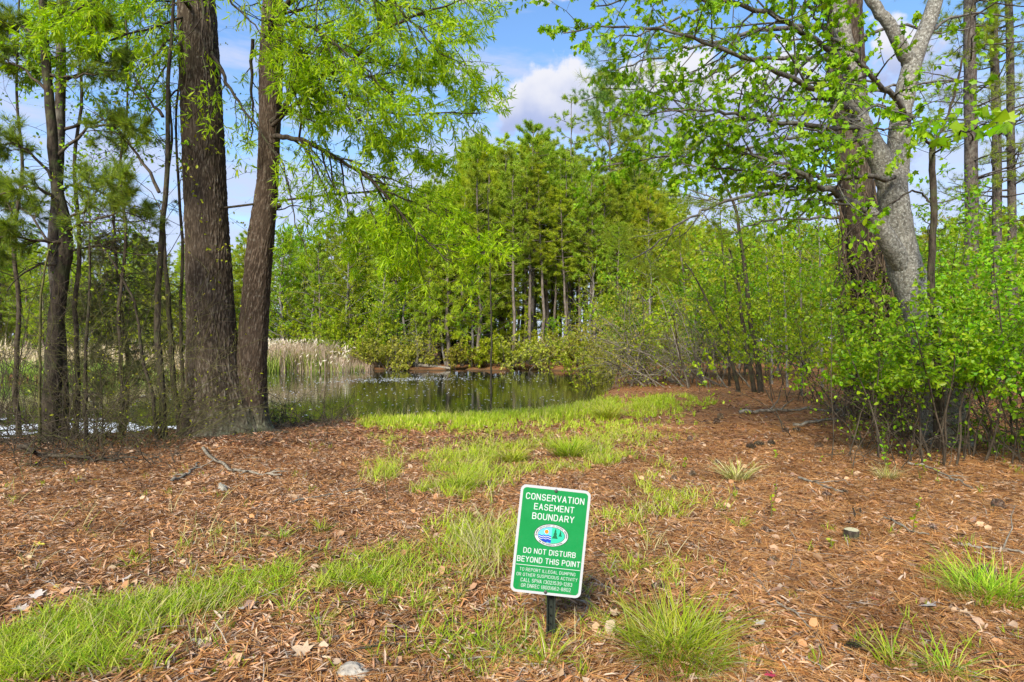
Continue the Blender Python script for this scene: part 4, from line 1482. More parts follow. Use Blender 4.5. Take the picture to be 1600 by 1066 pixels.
# tangled briars and dead twigs on the left bank
def thicket(name, label, cat, boxes, n, mat, r=.004, hmax=2.2, leaves=None, grp=None, per=0, droop=-.07):
    c0 = None
    T, A = Tubes(), []
    for (px0, px1, py0, py1) in boxes:
        for _ in range(n):
            b = G(RR.uniform(px0, px1), RR.uniform(py0, py1))
            if c0 is None:
                c0 = b.copy()
            d = Vector((RR.gauss(0, .7), RR.gauss(0, .5), RR.uniform(.5, 1.9))).normalized()
            L = RR.uniform(.4, 1.1) * hmax
            pts = walk(b - Vector((0, 0, .03)), d, L, 9, .2, droop)
            for q in pts:
                q.z = max(q.z, g1(q.x, q.y) + .01)
            rr = r * RR.uniform(.6, 1.5)
            T.add(pts, [rr * (1 - .7 * i / 9) for i in range(10)], 4)
            for _k in range(7):
                q, t = interp_path(pts, RR.uniform(.15, .98))
                p2 = walk(q, rot_off(t, math.radians(RR.uniform(30, 80))), L * RR.uniform(.15, .4), 4, .25, -.03)
                T.add(p2, [rr * .5 * (1 - .6 * i / 4) for i in range(5)], 3)
                for _j in range(per):
                    w_, t_ = interp_path(p2, RR.uniform(.3, .99))
                    A.append((*w_, *t_))
    t = thing(name, label, cat, c0, grp)
    link('stems', T.mesh('stems', c0), mat, t, 'stuff')
    if A:
        foliage(t, np.array(A), *leaves, name='leaves')
    return t


thicket('briar_thicket', 'tangle of bare brown briar stems around the leaning pine', 'bush', [(-60, 160, 668, 712)], 230, M['twig'], .0048, 3.2, (.035, OVATE, M['shrub_y'], .3, .5, .2), None, 0, -.05)
thicket('briar_thicket', 'greenish tangle of briars between the thin trees and the big oak', 'bush', [(110, 278, 662, 704)], 230, M['twig_g'], .0042, 3.2, (.035, OVATE, M['shrub_y'], .3, .5, .2), None, 1)
thicket('brush_pile', 'low pile of bare grey brush right of the big oak', 'brush pile', [(405, 530, 640, 672)], 170, M['twig'], .006, 1.1, None, None, 0, -.12)
thicket('brush_pile', 'heap of dead twigs at the foot of the leaning pine', 'brush pile', [(-20, 280, 694, 735)], 100, M['twig'], .005, .8, None, None, 0, -.12)
thicket('brush_pile', 'dead twigs and small fallen branches scattered at the foot of the big oak', 'brush pile', [(200, 560, 672, 700)], 55, M['twig'], .0045, .5, None, None, 0, -.14)
thicket('briar_thicket', 'fine arching stems above the brush pile by the water', 'bush', [(420, 560, 632, 655)], 28, M['twig_g'], .004, 1.5)
fill = [dict(kids=28, k0=.2, ang=55, ratio=.24, rr=.5, flat=.2),
        dict(n=6, wob=.2, grav=-.01, kids=6, k0=.2, ang=45, ratio=.5, rr=.6, sides=3, leaves=3),
        dict(n=4, wob=.22, grav=-.02, sides=3, leaves=5)]
thin_tree('thin_tree', 'slim leafy sapling behind the leaning pine with small scattered leaves', 'tree', (118, 684),
          [(122, 600), (118, 480), (124, 380), (116, 260), (128, 140), (120, 20), (130, -80)], .04, .012, M['twig'], fill, M['shrub'], .052, OVATE)
thin_tree('thin_tree', 'slim leafy sapling close to the left side of the big oak', 'tree', (290, 674),
          [(286, 600), (282, 500), (286, 400), (280, 300), (274, 200), (284, 60), (278, -60)], .035, .012, M['twig'], fill, M['shrub_y'], .052, OVATE)
thin_tree('thin_tree', 'slim leafy sapling near the left edge of the clearing', 'tree', (30, 688),
          [(24, 600), (30, 480), (22, 380), (34, 260), (26, 140), (30, 0)], .04, .012, M['twig'], fill, M['shrub'], .052, OVATE)
thin_tree('thin_tree', 'twiggy sapling filling the gap between the slim trees', 'tree', (188, 684),
          [(190, 600), (186, 480), (196, 380), (188, 260), (200, 150), (196, 30)], .035, .01, M['twig'], fill, M['shrub'], .052, OVATE)
# mass of dead hanging twigs behind the thin trees
T = Tubes()
c = P(190, 450, 9.6)
c.z = g1(c.x, c.y)
t = thing('dead_cedar', 'half dead cedar with a dense brown green mass of hanging twigs', 'tree', c)
simple_trunk(t, [c, P(200, 600, 9.6), P(190, 480, 9.6), P(178, 350, 9.6), P(172, 260, 9.6)], [.04, .035, .03, .02, .01], M['twig'], 8)
A = []
for k in range(70):
    b = P(RR.uniform(172, 200), RR.uniform(330, 600), 9.6)
    s_ = RR.choice((-1, 1))
    grow(T, A, b, Vector((s_, RR.uniform(-.8, .8), RR.uniform(-.1, .5))).normalized(), RR.uniform(.5, 1.15), .012,
         [dict(n=7, wob=.18, grav=-.10, kids=9, k0=.15, ang=50, ratio=.5, rr=.5), dict(n=5, wob=.25, grav=-.1, sides=3, kids=3, ang=50, ratio=.5, leaves=3), dict(n=3, wob=.25, grav=-.06, sides=3, leaves=5)])
link('branches', T.mesh('branches', c), M['twig_g'], t, 'stuff')
foliage(t, np.array(A), .07, TUFT_NEAR[0], leaf_mat('cedar sprays', [(.10, .12, .03), (.14, .12, .05), (.07, .09, .02)], .2), .8, .2, .4)

# small bright leaves of saplings at left, in front of the sky
def spray_tree(name, label, foot, top, d, spec, leafm, size, n, tm=OVATE, spread=1.0, h0=.3, bark=None):
    pass


# ---------------------------------------------------------------- centre: thin dead tree at the water's edge
thin_tree('thin_tree', 'thin bare tree standing alone at the water edge in the middle', 'tree', (768, 642),
          [(767, 600), (768, 540), (767, 470), (765, 400), (763, 330), (762, 290)], .045, .012, M['bark_dark'], tiny, M['lime'], .05, WILLOW)
thin_tree('thin_tree', 'bare leaning sapling stub at the grassy shore', 'tree', (652, 640), [(651, 615), (653, 590)], .012, .005, M['twig'], None, None, 0, OVATE)

# ---------------------------------------------------------------- right: vine clad pine, pale maple, tall pines
DP = 10.2
bp_ = thing('vine_clad_pine', 'thick pine wrapped in brown vines with long bare limbs reaching left', 'tree', (P(1362, 560, DP).x, DP, g1(6.4, DP)))
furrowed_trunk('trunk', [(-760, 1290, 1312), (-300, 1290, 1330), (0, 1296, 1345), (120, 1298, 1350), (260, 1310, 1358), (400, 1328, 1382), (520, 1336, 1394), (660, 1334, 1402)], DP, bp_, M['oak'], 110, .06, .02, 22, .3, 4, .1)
T, A = Tubes(), []
for pts, r0, sp in [
    ([(1300, 45, DP), (1250, 40, DP), (1180, 50, DP - .3), (1110, 70, DP - .5), (1066, 75, DP - .6), (1000, 95, DP - .7), (950, 110, DP - .8)], .05, tuft_sparse),
    ([(1300, 95, DP), (1240, 88, DP), (1170, 95, DP - .2), (1100, 120, DP - .3), (1030, 132, DP - .4), (985, 160, DP - .5)], .045, tuft_sparse),
    ([(1305, 175, DP), (1240, 175, DP), (1180, 185, DP - .3), (1115, 195, DP - .4), (1066, 222, DP - .5), (1020, 258, DP - .6)], .05, tuft_sparse),
    ([(1308, 215, DP), (1250, 215, DP), (1190, 225, DP - .2), (1130, 240, DP - .3), (1066, 232, DP - .3)], .035, tuft_spec),
    ([(1310, 295, DP), (1265, 290, DP), (1225, 300, DP - .2), (1160, 308, DP - .4), (1110, 325, DP - .5), (1066, 348, DP - .6), (1020, 385, DP - .6), (975, 415, DP - .6)], .05, tuft_spec),
    ([(1315, 340, DP), (1250, 342, DP), (1200, 345, DP), (1160, 355, DP), (1120, 370, DP)], .03, tiny),
    ([(1300, 10, DP), (1240, -20, DP), (1160, -10, DP - .4), (1080, 20, DP - .6), (1010, 50, DP - .8), (960, 60, DP - .9)], .04, tuft_sparse),
    ([(1345, 60, DP), (1400, 40, DP + .3), (1470, 50, DP + .5), (1540, 40, DP + .6)], .035, tuft_sparse),
    ([(1348, 140, DP), (1410, 135, DP + .3), (1480, 125, DP + .5), (1560, 135, DP + .6)], .03, tuft_sparse),
    ([(1300, -120, DP), (1200, -160, DP), (1100, -120, DP), (1000, -60, DP)], .04, tuft_spec)]:
    limb(T, A, [P(*p) for p in pts], r0, .008, sp, 4, .02, 6)
link('limbs', T.mesh('limbs', bp_.location), M['bark_limb'], bp_, 'stuff')
foliage(bp_, np.array(A), .15, TUFT_NEAR[0], M['pine'], 1.2, .2, .05)
T, A = Tubes(), []
clump = [dict(kids=16, k0=.1, ang=50, ratio=.36, rr=.5, flat=.4, leaves=3),
         dict(n=5, wob=.14, grav=.05, kids=6, k0=.15, ang=45, ratio=.5, rr=.55, leaves=4, l0=.3, sides=3),
         dict(n=3, wob=.12, grav=.06, leaves=5, l0=.3, sides=3)]
for pts, r0, sp in [
    ([(1110, 196, DP - .4), (1050, 172, DP - .4), (1000, 162, DP - .4), (950, 152, DP - .4), (912, 158, DP - .4)], .02, clump),
    ([(1050, 172, DP - .4), (1000, 180, DP - .6), (960, 176, DP - .6), (925, 178, DP - .6)], .014, clump),
    ([(1080, 165, DP - .3), (1030, 148, DP - .2), (980, 138, DP - .1), (940, 140, DP)], .014, clump),
    ([(1080, 62, DP - .5), (1020, 80, DP - .5), (970, 92, DP - .6), (935, 96, DP - .6)], .016, clump)]:
    limb(T, A, [P(*p) for p in pts], r0, .005, sp, 4, .012, 5, L=1.6)
link('boughs', T.mesh('boughs', bp_.location), M['bark_dark'], bp_, 'stuff')
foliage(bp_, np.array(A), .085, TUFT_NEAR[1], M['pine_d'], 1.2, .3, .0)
T, A = Tubes(), []
for k in range(90):
    a = RR.uniform(math.pi, 2 * math.pi)
    pts = []
    z0, z1 = -.1, RR.uniform(1.8, 4.2)
    for j in range(16):
        zz_ = z0 + (z1 - z0) * j / 15
        py = HY - (zz_ - CH) / DP * F
        cx = np.interp(py, [0, 260, 400, 520, 660], [1320, 1334, 1355, 1365, 1368])
        rr = .36 + .05 * RR.random() + (.22 * RR.random() if zz_ < 3 else .02)
        a += RR.gauss(0, .12)
        pts.append(Vector(((cx - CX) / F * DP + rr * math.cos(a), DP + rr * math.sin(a), zz_)))
    T.add(pts, [.012] * 16, 5)
    for _k in range(8):
        q, t = interp_path(pts, RR.uniform(.1, .98))
        p2 = walk(q, rot_off(t, math.radians(RR.uniform(40, 90))), RR.uniform(.2, .7), 5, .25, -.1)
        T.add(p2, [.005, .0045, .004, .0035, .003, .002], 3)
        for _j in range(3):
            w_, t_ = interp_path(p2, RR.uniform(.4, .99))
            A.append((*w_, *t_))
link('vines', T.mesh('vines', bp_.location), M['vine'], bp_, 'stuff')
foliage(bp_, np.array(A), .055, OVATE, M['shrub_y'], .4, .5, .3, name='vine_leaves')

DM = 7.4
mp_ = thing('pale_maple', 'pale barked forked maple with spreading limbs of fresh green leaves', 'tree', (P(1475, 640, DM).x, DM, g1(5.5, DM)))


def mtrunk(pts, rad, sides=18):
    T = Tubes()
    sp = smooth_path([P(*p) for p in pts], 5, .004)
    rr = np.interp(np.linspace(0, len(rad) - 1, len(sp)), range(len(rad)), rad)
    T.add(sp, rr, sides)
    return link('trunk', T.mesh('trunk', mp_.location), M['bark_maple'], mp_)


k_ = DM / F
mtrunk([(1484, 705, DM), (1470, 620, DM), (1450, 520, DM), (1415, 420, DM), (1404, 370, DM), (1396, 310, DM), (1392, 270, DM)], [33 * k_, 30 * k_, 27 * k_, 24 * k_, 22 * k_, 21 * k_, 19 * k_])
mtrunk([(1398, 300, DM + .02), (1404, 230, DM), (1408, 180, DM), (1420, 120, DM), (1436, 70, DM), (1456, 20, DM), (1475, -60, DM), (1500, -220, DM)], [17 * k_, 16 * k_, 14 * k_, 14 * k_, 12 * k_, 11 * k_, 9 * k_, 5 * k_])
mtrunk([(1392, 290, DM - .01), (1376, 250, DM), (1358, 215, DM + .02), (1340, 180, DM + .05), (1330, 110, DM + .1), (1318, 60, DM + .1), (1306, -20, DM + .1), (1290, -180, DM)], [17 * k_, 17 * k_, 15 * k_, 14 * k_, 13 * k_, 12 * k_, 11 * k_, 6 * k_])
mtrunk([(1422, 100, DM), (1410, 78, DM - .05), (1394, 45, DM - .1), (1372, 15, DM - .1), (1350, -20, DM - .1), (1320, -100, DM)], [11 * k_, 10 * k_, 9 * k_, 8 * k_, 7 * k_, 4 * k_])
mtrunk([(1412, 420, DM - .05), (1390, 380, DM - .15), (1370, 345, DM - .2), (1350, 328, DM - .25)], [15 * k_, 14 * k_, 11 * k_, 9 * k_])
m_spec = [dict(kids=24, k0=.1, ang=50, ratio=.30, rr=.45, flat=.3),
          dict(n=6, wob=.15, grav=.0, kids=6, k0=.2, ang=45, ratio=.45, rr=.5, sides=4, leaves=6, l0=.3),
          dict(n=3, wob=.15, grav=-.02, leaves=9, l0=.3, sides=3)]
m_spec2 = [dict(kids=7, k0=.2, ang=50, ratio=.30, rr=.45, flat=.3),
           dict(n=5, wob=.15, grav=.0, kids=3, k0=.3, ang=45, ratio=.45, rr=.5, sides=4, leaves=3, l0=.4),
           dict(n=3, wob=.15, grav=-.02, leaves=6, l0=.3, sides=3)]
T, A = Tubes(), []
for pts, r0, sp in [
    ([(1352, 330, DM - .25), (1336, 319, DM - .3), (1300, 297, DM - .4), (1276, 289, DM - .5), (1239, 263, DM - .6), (1190, 244, DM - .6), (1140, 228, DM - .6), (1098, 212, DM - .6)], .055, m_spec),
    ([(1396, 278, DM - .2), (1344, 277, DM - .3), (1300, 276, DM - .4), (1276, 278, DM - .4), (1230, 272, DM - .5), (1170, 268, DM - .6), (1110, 262, DM - .7), (1060, 255, DM - .8)], .035, m_spec),
    ([(1426, 185, DM - .1), (1389, 143, DM - .4), (1351, 109, DM - .6), (1325, 75, DM - .8), (1291, 53, DM - .9), (1269, 15, DM - 1), (1240, -20, DM - 1)], .04, m_spec),
    ([(1340, 180, DM), (1290, 150, DM - .4), (1230, 120, DM - .8), (1160, 90, DM - 1.0), (1080, 60, DM - 1.2), (980, 40, DM - 1.2), (880, 52, DM - 1.2)], .04, m_spec),
    ([(1330, 110, DM), (1270, 60, DM - .5), (1200, 20, DM - .9), (1110, 0, DM - 1.1), (1010, -10, DM - 1.2), (930, 10, DM - 1.2)], .04, m_spec),
    ([(1345, 200, DM), (1290, 200, DM - .3), (1220, 190, DM - .6), (1150, 180, DM - .8), (1080, 170, DM - .9), (1010, 180, DM - 1)], .035, m_spec),
    ([(1310, 40, DM), (1270, -20, DM - .5), (1190, -50, DM - 1), (1080, -50, DM - 1.3)], .035, m_spec),
    ([(1350, 215, DM), (1270, 235, DM + .3), (1180, 240, DM + .5), (1090, 240, DM + .7), (1010, 250, DM + .8), (940, 260, DM + .9)], .03, m_spec),
    ([(1440, 60, DM), (1480, 30, DM + .1), (1530, 20, DM + .2), (1590, 30, DM + .3)], .025, m_spec2),
    ([(1410, 180, DM), (1370, 165, DM - 1.2), (1350, 180, DM - 2.2), (1330, 190, DM - 2.8)], .022, m_spec2),
    ([(1426, 185, DM - .1), (1400, 190, DM - 1.2), (1385, 200, DM - 2.0), (1370, 200, DM - 2.6)], .02, m_spec2),
    ([(1330, 110, DM), (1300, 180, DM - 1.0), (1290, 200, DM - 2.0), (1250, 200, DM - 2.6)], .02, m_spec2)]:
    limb(T, A, [P(*p) for p in pts], r0, .006, sp, 4, .014, 6)
link('limbs', T.mesh('limbs', mp_.location), M['bark_limb'], mp_, 'stuff')
foliage(mp_, np.array(A), .051, MAPLE, M['maple'], .3, .45, .7, jit=.5, single=280)
print('maple leaves', len(A))

# crooked dark stem right of the maple, with the big leaves close by
c = G(1462, 700)
dcs = 6.9
ct = thing('crooked_sapling', 'crooked dark stem right of the maple carrying large bright leaves', 'tree', (P(1462, 660, dcs).x, dcs, g1(5.1, dcs)))
simple_trunk(ct, [P(1466, 700, dcs), P(1462, 560, dcs), P(1457, 480, dcs), P(1455, 398, dcs), P(1460, 330, dcs), P(1457, 250, dcs), P(1457, 232, dcs)], [.05, .045, .042, .04, .038, .035, .033], M['bark_dark'], 10)
T, A = Tubes(), []
for pts, r0, sp in [
    ([(1457, 235, dcs), (1470, 205, dcs), (1483, 176, dcs), (1498, 120, dcs), (1509, 75, dcs), (1520, 20, dcs), (1530, -60, dcs)], .02, tiny),
    ([(1457, 232, dcs), (1440, 210, dcs - .2), (1425, 185, dcs - .4), (1400, 165, dcs - .6)], .018, m_spec2),
    ([(1456, 320, dcs), (1444, 305, dcs), (1420, 300, dcs - .2), (1380, 330, dcs - .4), (1340, 350, dcs - .6), (1300, 388, dcs - .6), (1270, 350, dcs - .7)], .014, tiny),
    ([(1457, 240, dcs), (1480, 225, dcs - .8), (1510, 205, dcs - 1.6), (1545, 190, dcs - 2.2)], .012, None),
    ([(1457, 380, dcs), (1450, 350, dcs), (1435, 335, dcs)], .01, None)]:
    limb(T, A, [P(*p) for p in pts], r0, .004, sp, 4, .012, 6)
link('limbs', T.mesh('limbs', ct.location), M['bark_dark'], ct, 'stuff')
foliage(ct, np.array(A), .075, OVATE, M['maple'], .35, .5, .5)
A2 = []
for k in range(13):
    q = P(RR.uniform(1520, 1578), RR.uniform(168, 205), dcs - 2.3 + RR.uniform(-.15, .15))
    A2.append((*q, RR.gauss(0, .6), RR.gauss(0, .3), -.3))
for k in range(22):
    q = P(RR.uniform(1440, 1520), RR.uniform(180, 225), dcs - 1.4 + RR.uniform(-.3, .3))
    A2.append((*q, RR.gauss(0, .6), RR.gauss(0, .3), -.3))
foliage(ct, np.array(A2), .105, MAPLE, M['maple'], .5, .6, .3, single=40, name='leaf')

for fx_, path, r, lab in (
        (1516, [(1516, 500), (1518, 300), (1516, 150), (1515, 0), (1514, -200), (1513, -420)], .17, 'tallest of three bare trunked pines at the upper right, the thickest one'),
        (1556, [(1556, 500), (1558, 300), (1556, 150), (1552, 20), (1548, -160), (1545, -380)], .13, 'middle of three bare trunked pines at the upper right'),
        (1580, [(1582, 500), (1581, 300), (1579, 150), (1577, 0), (1575, -160), (1573, -380)], .115, 'slimmest and rightmost of three bare trunked pines at the upper right')):
    d = 15.5 if fx_ == 1516 else 17
    x0 = (fx_ - CX) / F * d
    t = thing('tall_pine', lab, 'tree', (x0, d, g1(x0, d)), 'tall bare trunked pines at the upper right')
    simple_trunk(t, [Vector((x0, d, g1(x0, d) - .2))] + [P(a, b, d) for a, b in path], [r, r * .95, r * .9, r * .85, r * .8, r * .65, r * .4], M['bark_pine'], 14)
    T, A = Tubes(), []
    for k in range(64):
        py = RR.uniform(-380, 360)
        cx = np.interp(py, [p[1] for p in path[::-1]], [p[0] for p in path[::-1]])
        a = RR.uniform(0, 2 * math.pi)
        L = RR.uniform(.8, 2.4)
        grow(T, A, P(cx, py, d), Vector((math.cos(a), math.sin(a), RR.uniform(-.15, .4))).normalized(), L, .028,
             [dict(n=7, wob=.12, grav=.0, kids=5, k0=.3, ang=50, ratio=.45, rr=.5, sides=5), dict(n=4, wob=.18, grav=0, sides=3, kids=3, ang=45, ratio=.5), dict(n=3, wob=.15, grav=.05, sides=3, leaves=(5 if py < 120 else 2), l0=.5)])
    link('limbs', T.mesh('limbs', t.location), M['bark_pine'], t, 'stuff')
    foliage(t, np.array(A), .17, TUFT_NEAR[0], M['pine'], 1.2, .2, .05)
# ================================================================== SHRUBS
def shrub(name, label, cat, foot, n, h, lean, leaf, size, mat, bark='twig', kids=9, kids2=4, lv=7, spreadx=.5, group=None, tmpl=OVATE, r=.010, fan=.55, single=0, grav=-.02, k0=.35, tiltmap=None, along=.35, up=.9, droop=.15, zmin=0):
    """many stems rising from one foot; foot = (x, y)"""
    c = Vector((foot[0], foot[1], g1(*foot)))
    t = thing(name, label, cat, c, group)
    T, A = Tubes(), []
    spec = [dict(n=9, wob=.10, grav=grav, kids=kids, k0=k0, ang=50, ratio=.36, rr=.45, flat=.3, sides=5, leaves=0),
            dict(n=5, wob=.16, grav=-.01, kids=kids2, k0=.15, ang=45, ratio=.5, rr=.6, flat=.3, sides=3, leaves=lv // 2, l0=.25),
            dict(n=3, wob=.15, grav=0, sides=3, leaves=lv, l0=.15)]
    for _ in range(n):
        b = Vector((c.x + RR.gauss(0, spreadx), c.y + RR.gauss(0, spreadx * .6), 0))
        b.z = g1(b.x, b.y) - .05
        d = Vector((RR.gauss(lean[0], fan), RR.gauss(lean[1], fan), 1.3)).normalized()
        grow(T, A, b, d, h * RR.uniform(.55, 1.15), r * RR.uniform(.7, 1.4), spec)
    link('stems', T.mesh('stems', c), M[bark], t, 'stuff')
    if zmin:
        A = [q for q in A if q[2] > c.z + zmin or RR.random() < .15]
    if A and leaf:
        foliage(t, np.array(A), size, tmpl, mat, along, up, droop, jit=.5, single=single, name='leaves')
    return t


YO = M['olive']
# right thicket, close: several shrubs side by side
shrub('leafy_shrub', 'bright green leafy shrub filling the right edge at head height', 'shrub', (6.6, 7.0), 16, 2.5, (-.3, -.1), 1, .062, M['shrub'], kids=8, kids2=4, lv=8, spreadx=.6, single=120, fan=.4, zmin=.8)
shrub('leafy_shrub', 'spreading green shrub with broad bright leaves below the pale maple', 'shrub', (5.5, 7.0), 11, 2.1, (-.25, -.25), 1, .050, M['shrub'], kids=11, kids2=4, lv=8, spreadx=.55, single=120, fan=.45, zmin=.8)
shrub('leafy_shrub', 'yellow green shrub around the foot of the vine clad pine', 'shrub', (5.9, 9.2), 11, 2.3, (-.2, -.1), 1, .055, M['shrub_y'], kids=9, kids2=4, lv=6, spreadx=.6, fan=.35, k0=.5, zmin=.8)
shrub('leafy_shrub', 'tall green shrub behind the crooked sapling at the right', 'shrub', (7.8, 9.0), 15, 3.3, (-.1, 0), 1, .065, M['shrub'], kids=10, kids2=4, lv=7, spreadx=.9, fan=.35)
shrub('leafy_shrub', 'low green bush at the right edge above the bare stems', 'shrub', (6.1, 6.3), 5, 1.4, (-.1, -.1), 1, .058, M['shrub'], kids=9, kids2=4, lv=6, spreadx=.4, single=60)
shrub('leafy_shrub', 'dull reddish green bush behind the three tall pines', 'shrub', (11.5, 12.5), 16, 4.2, (-.1, 0), 1, .075, YO, kids=11, kids2=4, lv=7, spreadx=1.2, fan=.3)
shrub('leafy_shrub', 'wide green bush reaching up to the crooked sapling from behind', 'shrub', (9.2, 13.2), 19, 4.6, (-.1, 0), 1, .08, M['shrub'], kids=11, kids2=4, lv=8, spreadx=1.4, fan=.3)
shrub('leafy_shrub', 'lime green bush left of the vine clad pine', 'shrub', (7.0, 13.4), 15, 3.4, (-.1, 0), 1, .065, M['shrub_y'], kids=10, kids2=4, lv=7, spreadx=.9, fan=.35, zmin=.9)
shrub('leafy_shrub', 'airy bright green bush behind the two dark leaning trees', 'shrub', (7.6, 20.5), 18, 5.0, (-.05, 0), 1, .085, M['shrub'], kids=11, kids2=4, lv=7, spreadx=1.3, fan=.3, zmin=.9)
shrub('leafy_shrub', 'pale green young trees in a clump beyond the needle covered slope', 'shrub', (8.8, 18.5), 18, 5.6, (0, 0), 1, .10, M['shrub_y'], kids=11, kids2=4, lv=7, spreadx=1.8, fan=.22, zmin=.9)
shrub('leafy_shrub', 'green arching shrub hiding the foot of the pale maple', 'shrub', (4.85, 6.5), 17, 2.15, (-.15, -.15), 1, .046, M['shrub'], kids=11, kids2=4, lv=8, spreadx=.42, single=100, fan=.34, k0=.52, zmin=.8)
shrub('leafy_shrub', 'green shrub standing lowest and closest at the right edge', 'shrub', (5.6, 6.4), 11, 2.1, (-.15, -.1), 1, .048, M['shrub'], kids=11, kids2=4, lv=8, spreadx=.42, single=100, fan=.34, k0=.5, zmin=.8)
shrub('leafy_shrub', 'pale green shrub between the pale maple and the vine clad pine', 'shrub', (5.7, 8.4), 11, 2.1, (-.25, -.1), 1, .052, M['shrub_y'], kids=9, kids2=4, lv=7, spreadx=.45, fan=.34, k0=.5, zmin=.8)
# bare stems in front of the right thicket
thicket('briar_thicket', 'bare brown green briar stems below the right shrubs', 'bush', [(1330, 1620, 650, 735)], 150, M['twig'], .0045, 1.5, (.035, OVATE, M['shrub'], .3, .6, .2), None, 1)
thicket('briar_thicket', 'fine brown briars at the foot of the vine clad pine', 'bush', [(1280, 1430, 625, 680)], 90, M['vine'], .0045, 1.5, (.04, OVATE, M['shrub_y'], .3, .6, .2), None, 1)

sm_sp = [dict(kids=13, k0=.25, ang=50, ratio=.26, rr=.5),
         dict(n=5, wob=.18, grav=.01, kids=5, k0=.2, ang=45, ratio=.5, rr=.6, sides=3, leaves=3),
         dict(n=3, wob=.2, grav=0, sides=3, leaves=6)]
thin_tree('leaning_tree', 'dark leaning tree on the needle slope, right one of a close pair', 'tree', (1190, 614), [(1183, 560), (1172, 500), (1166, 440), (1158, 380), (1150, 330), (1138, 300), (1120, 260)], .085, .025, M['bark_dark'], sm_sp, M['shrub'], .08, OVATE)
thin_tree('leaning_tree', 'dark leaning tree on the needle slope, left one of a close pair', 'tree', (1180, 612), [(1170, 560), (1160, 500), (1155, 455), (1152, 430), (1140, 390)], .07, .02, M['bark_dark'], sm_sp, M['shrub'], .08, OVATE)
thin_tree('leaning_tree', 'slim tree leaning left from the needle slope toward the pond', 'tree', (1156, 612), [(1145, 570), (1130, 520), (1110, 480), (1090, 440), (1070, 410)], .06, .015, M['bark_dark'], sm_sp, M['shrub_y'], .08, OVATE)
for i, (x_, y_, tx, lab, mt) in enumerate(((1253, 618, 1250, 'pale birch like sapling in the middle of the needle slope', 'bark_light'), (1230, 605, 1222, 'grey pole sapling left of the pale sapling', 'bark_grey'),
                                           (1285, 606, 1280, 'grey pole sapling right of the pale sapling', 'bark_grey'), (1206, 600, 1196, 'thin grey sapling just right of the leaning pair', 'bark_grey'),
                                           (1320, 600, 1318, 'slim grey sapling left of the vine clad pine', 'bark_grey'), (1140, 603, 1128, 'thin tree left of the leaning pair by the water', 'bark_dark'))):
    thin_tree('sapling', lab, 'tree', (x_, y_), [(x_ - 1, y_ - 60), ((x_ + tx) / 2, 460), (tx, 380), (tx - 3, 320)], .035 if i == 0 else .045, .012, M[mt], sm_sp, M['shrub_y' if i % 2 else 'shrub'], .08, OVATE)

# shore bushes on the right arm of the pond
shrub('shore_bush', 'large grey twigged bush leaning over the water on the right shore', 'bush', (5.3, 19.8), 28, 3.3, (-.6, -.1), 1, .07, M['olive'], 'bark_light', 13, 7, 2, 1.0, fan=.5, r=.030, k0=.2, grav=-.07)
shrub('shore_bush', 'arching grey branches with sparse leaves left of the leaning pair', 'bush', (6.0, 18.2), 20, 3.4, (-.9, 0), 1, .07, M['shrub_y'], 'bark_light', 11, 6, 1, .7, fan=.4, r=.028, k0=.2, grav=-.08)
shrub('shore_bush', 'dense olive green bush at the right shore behind the grey twigged bush', 'bush', (5.8, 24.5), 26, 3.8, (-.4, 0), 1, .10, M['shrub_y'], 'twig', 11, 5, 5, 1.4, fan=.35, r=.018, k0=.2)
shrub('shore_bush', 'green bush between the right shore and the leaning pair', 'bush', (8.0, 22.0), 26, 4.2, (-.2, 0), 1, .10, M['shrub'], 'twig', 11, 5, 5, 1.4, fan=.3, r=.018, k0=.2)

# shrubs along the far shore
far = [(-9.2, 39.6, 2.9, 'grey twigged bush leaning over the far shore right of the reeds', 'olive', 'bark_light', 4, (-.3, -.3)),
       (-7.0, 39.4, 2.2, 'low grey brush at the red bank across the pond', 'olive', 'bark_light', 3, (0, -.5)),
       (-3.0, 40.0, 1.9, 'small reddish bush on the far red bank', 'olive', 'bark_light', 4, (0, -.2)),
       (-1.2, 39.6, 2.2, 'yellow green bush on the far bank behind the lone thin tree', 'shrub_y', 'twig', 6, (0, -.3)),
       (1.0, 39.3, 2.4, 'collapsed grey branches tipping into the far water', 'olive', 'bark_light', 2, (0, -.8)),
       (2.6, 39.2, 2.2, 'pile of pale fallen boughs on the far shore', 'olive', 'bark_light', 2, (.2, -.8)),
       (4.6, 39.2, 2.6, 'rounded olive yellow bush on the far shore', 'olive', 'twig', 7, (0, -.4)),
       (6.6, 38.0, 3.0, 'olive yellow bush at the end of the far shore', 'olive', 'twig', 7, (0, -.4)),
       (-11.5, 40.5, 4.6, 'big yellow green bush behind the right end of the reeds', 'shrub_y', 'twig', 7, (0, -.2))]
for x_, y_, h, lab, mt, bk, lv, ln in far:
    shrub('shore_bush', lab, 'bush', (x_, y_), 22, h, ln, 1, .13, M[mt], bk, 10, 4, lv, .9, fan=.5, r=.02, k0=.2)

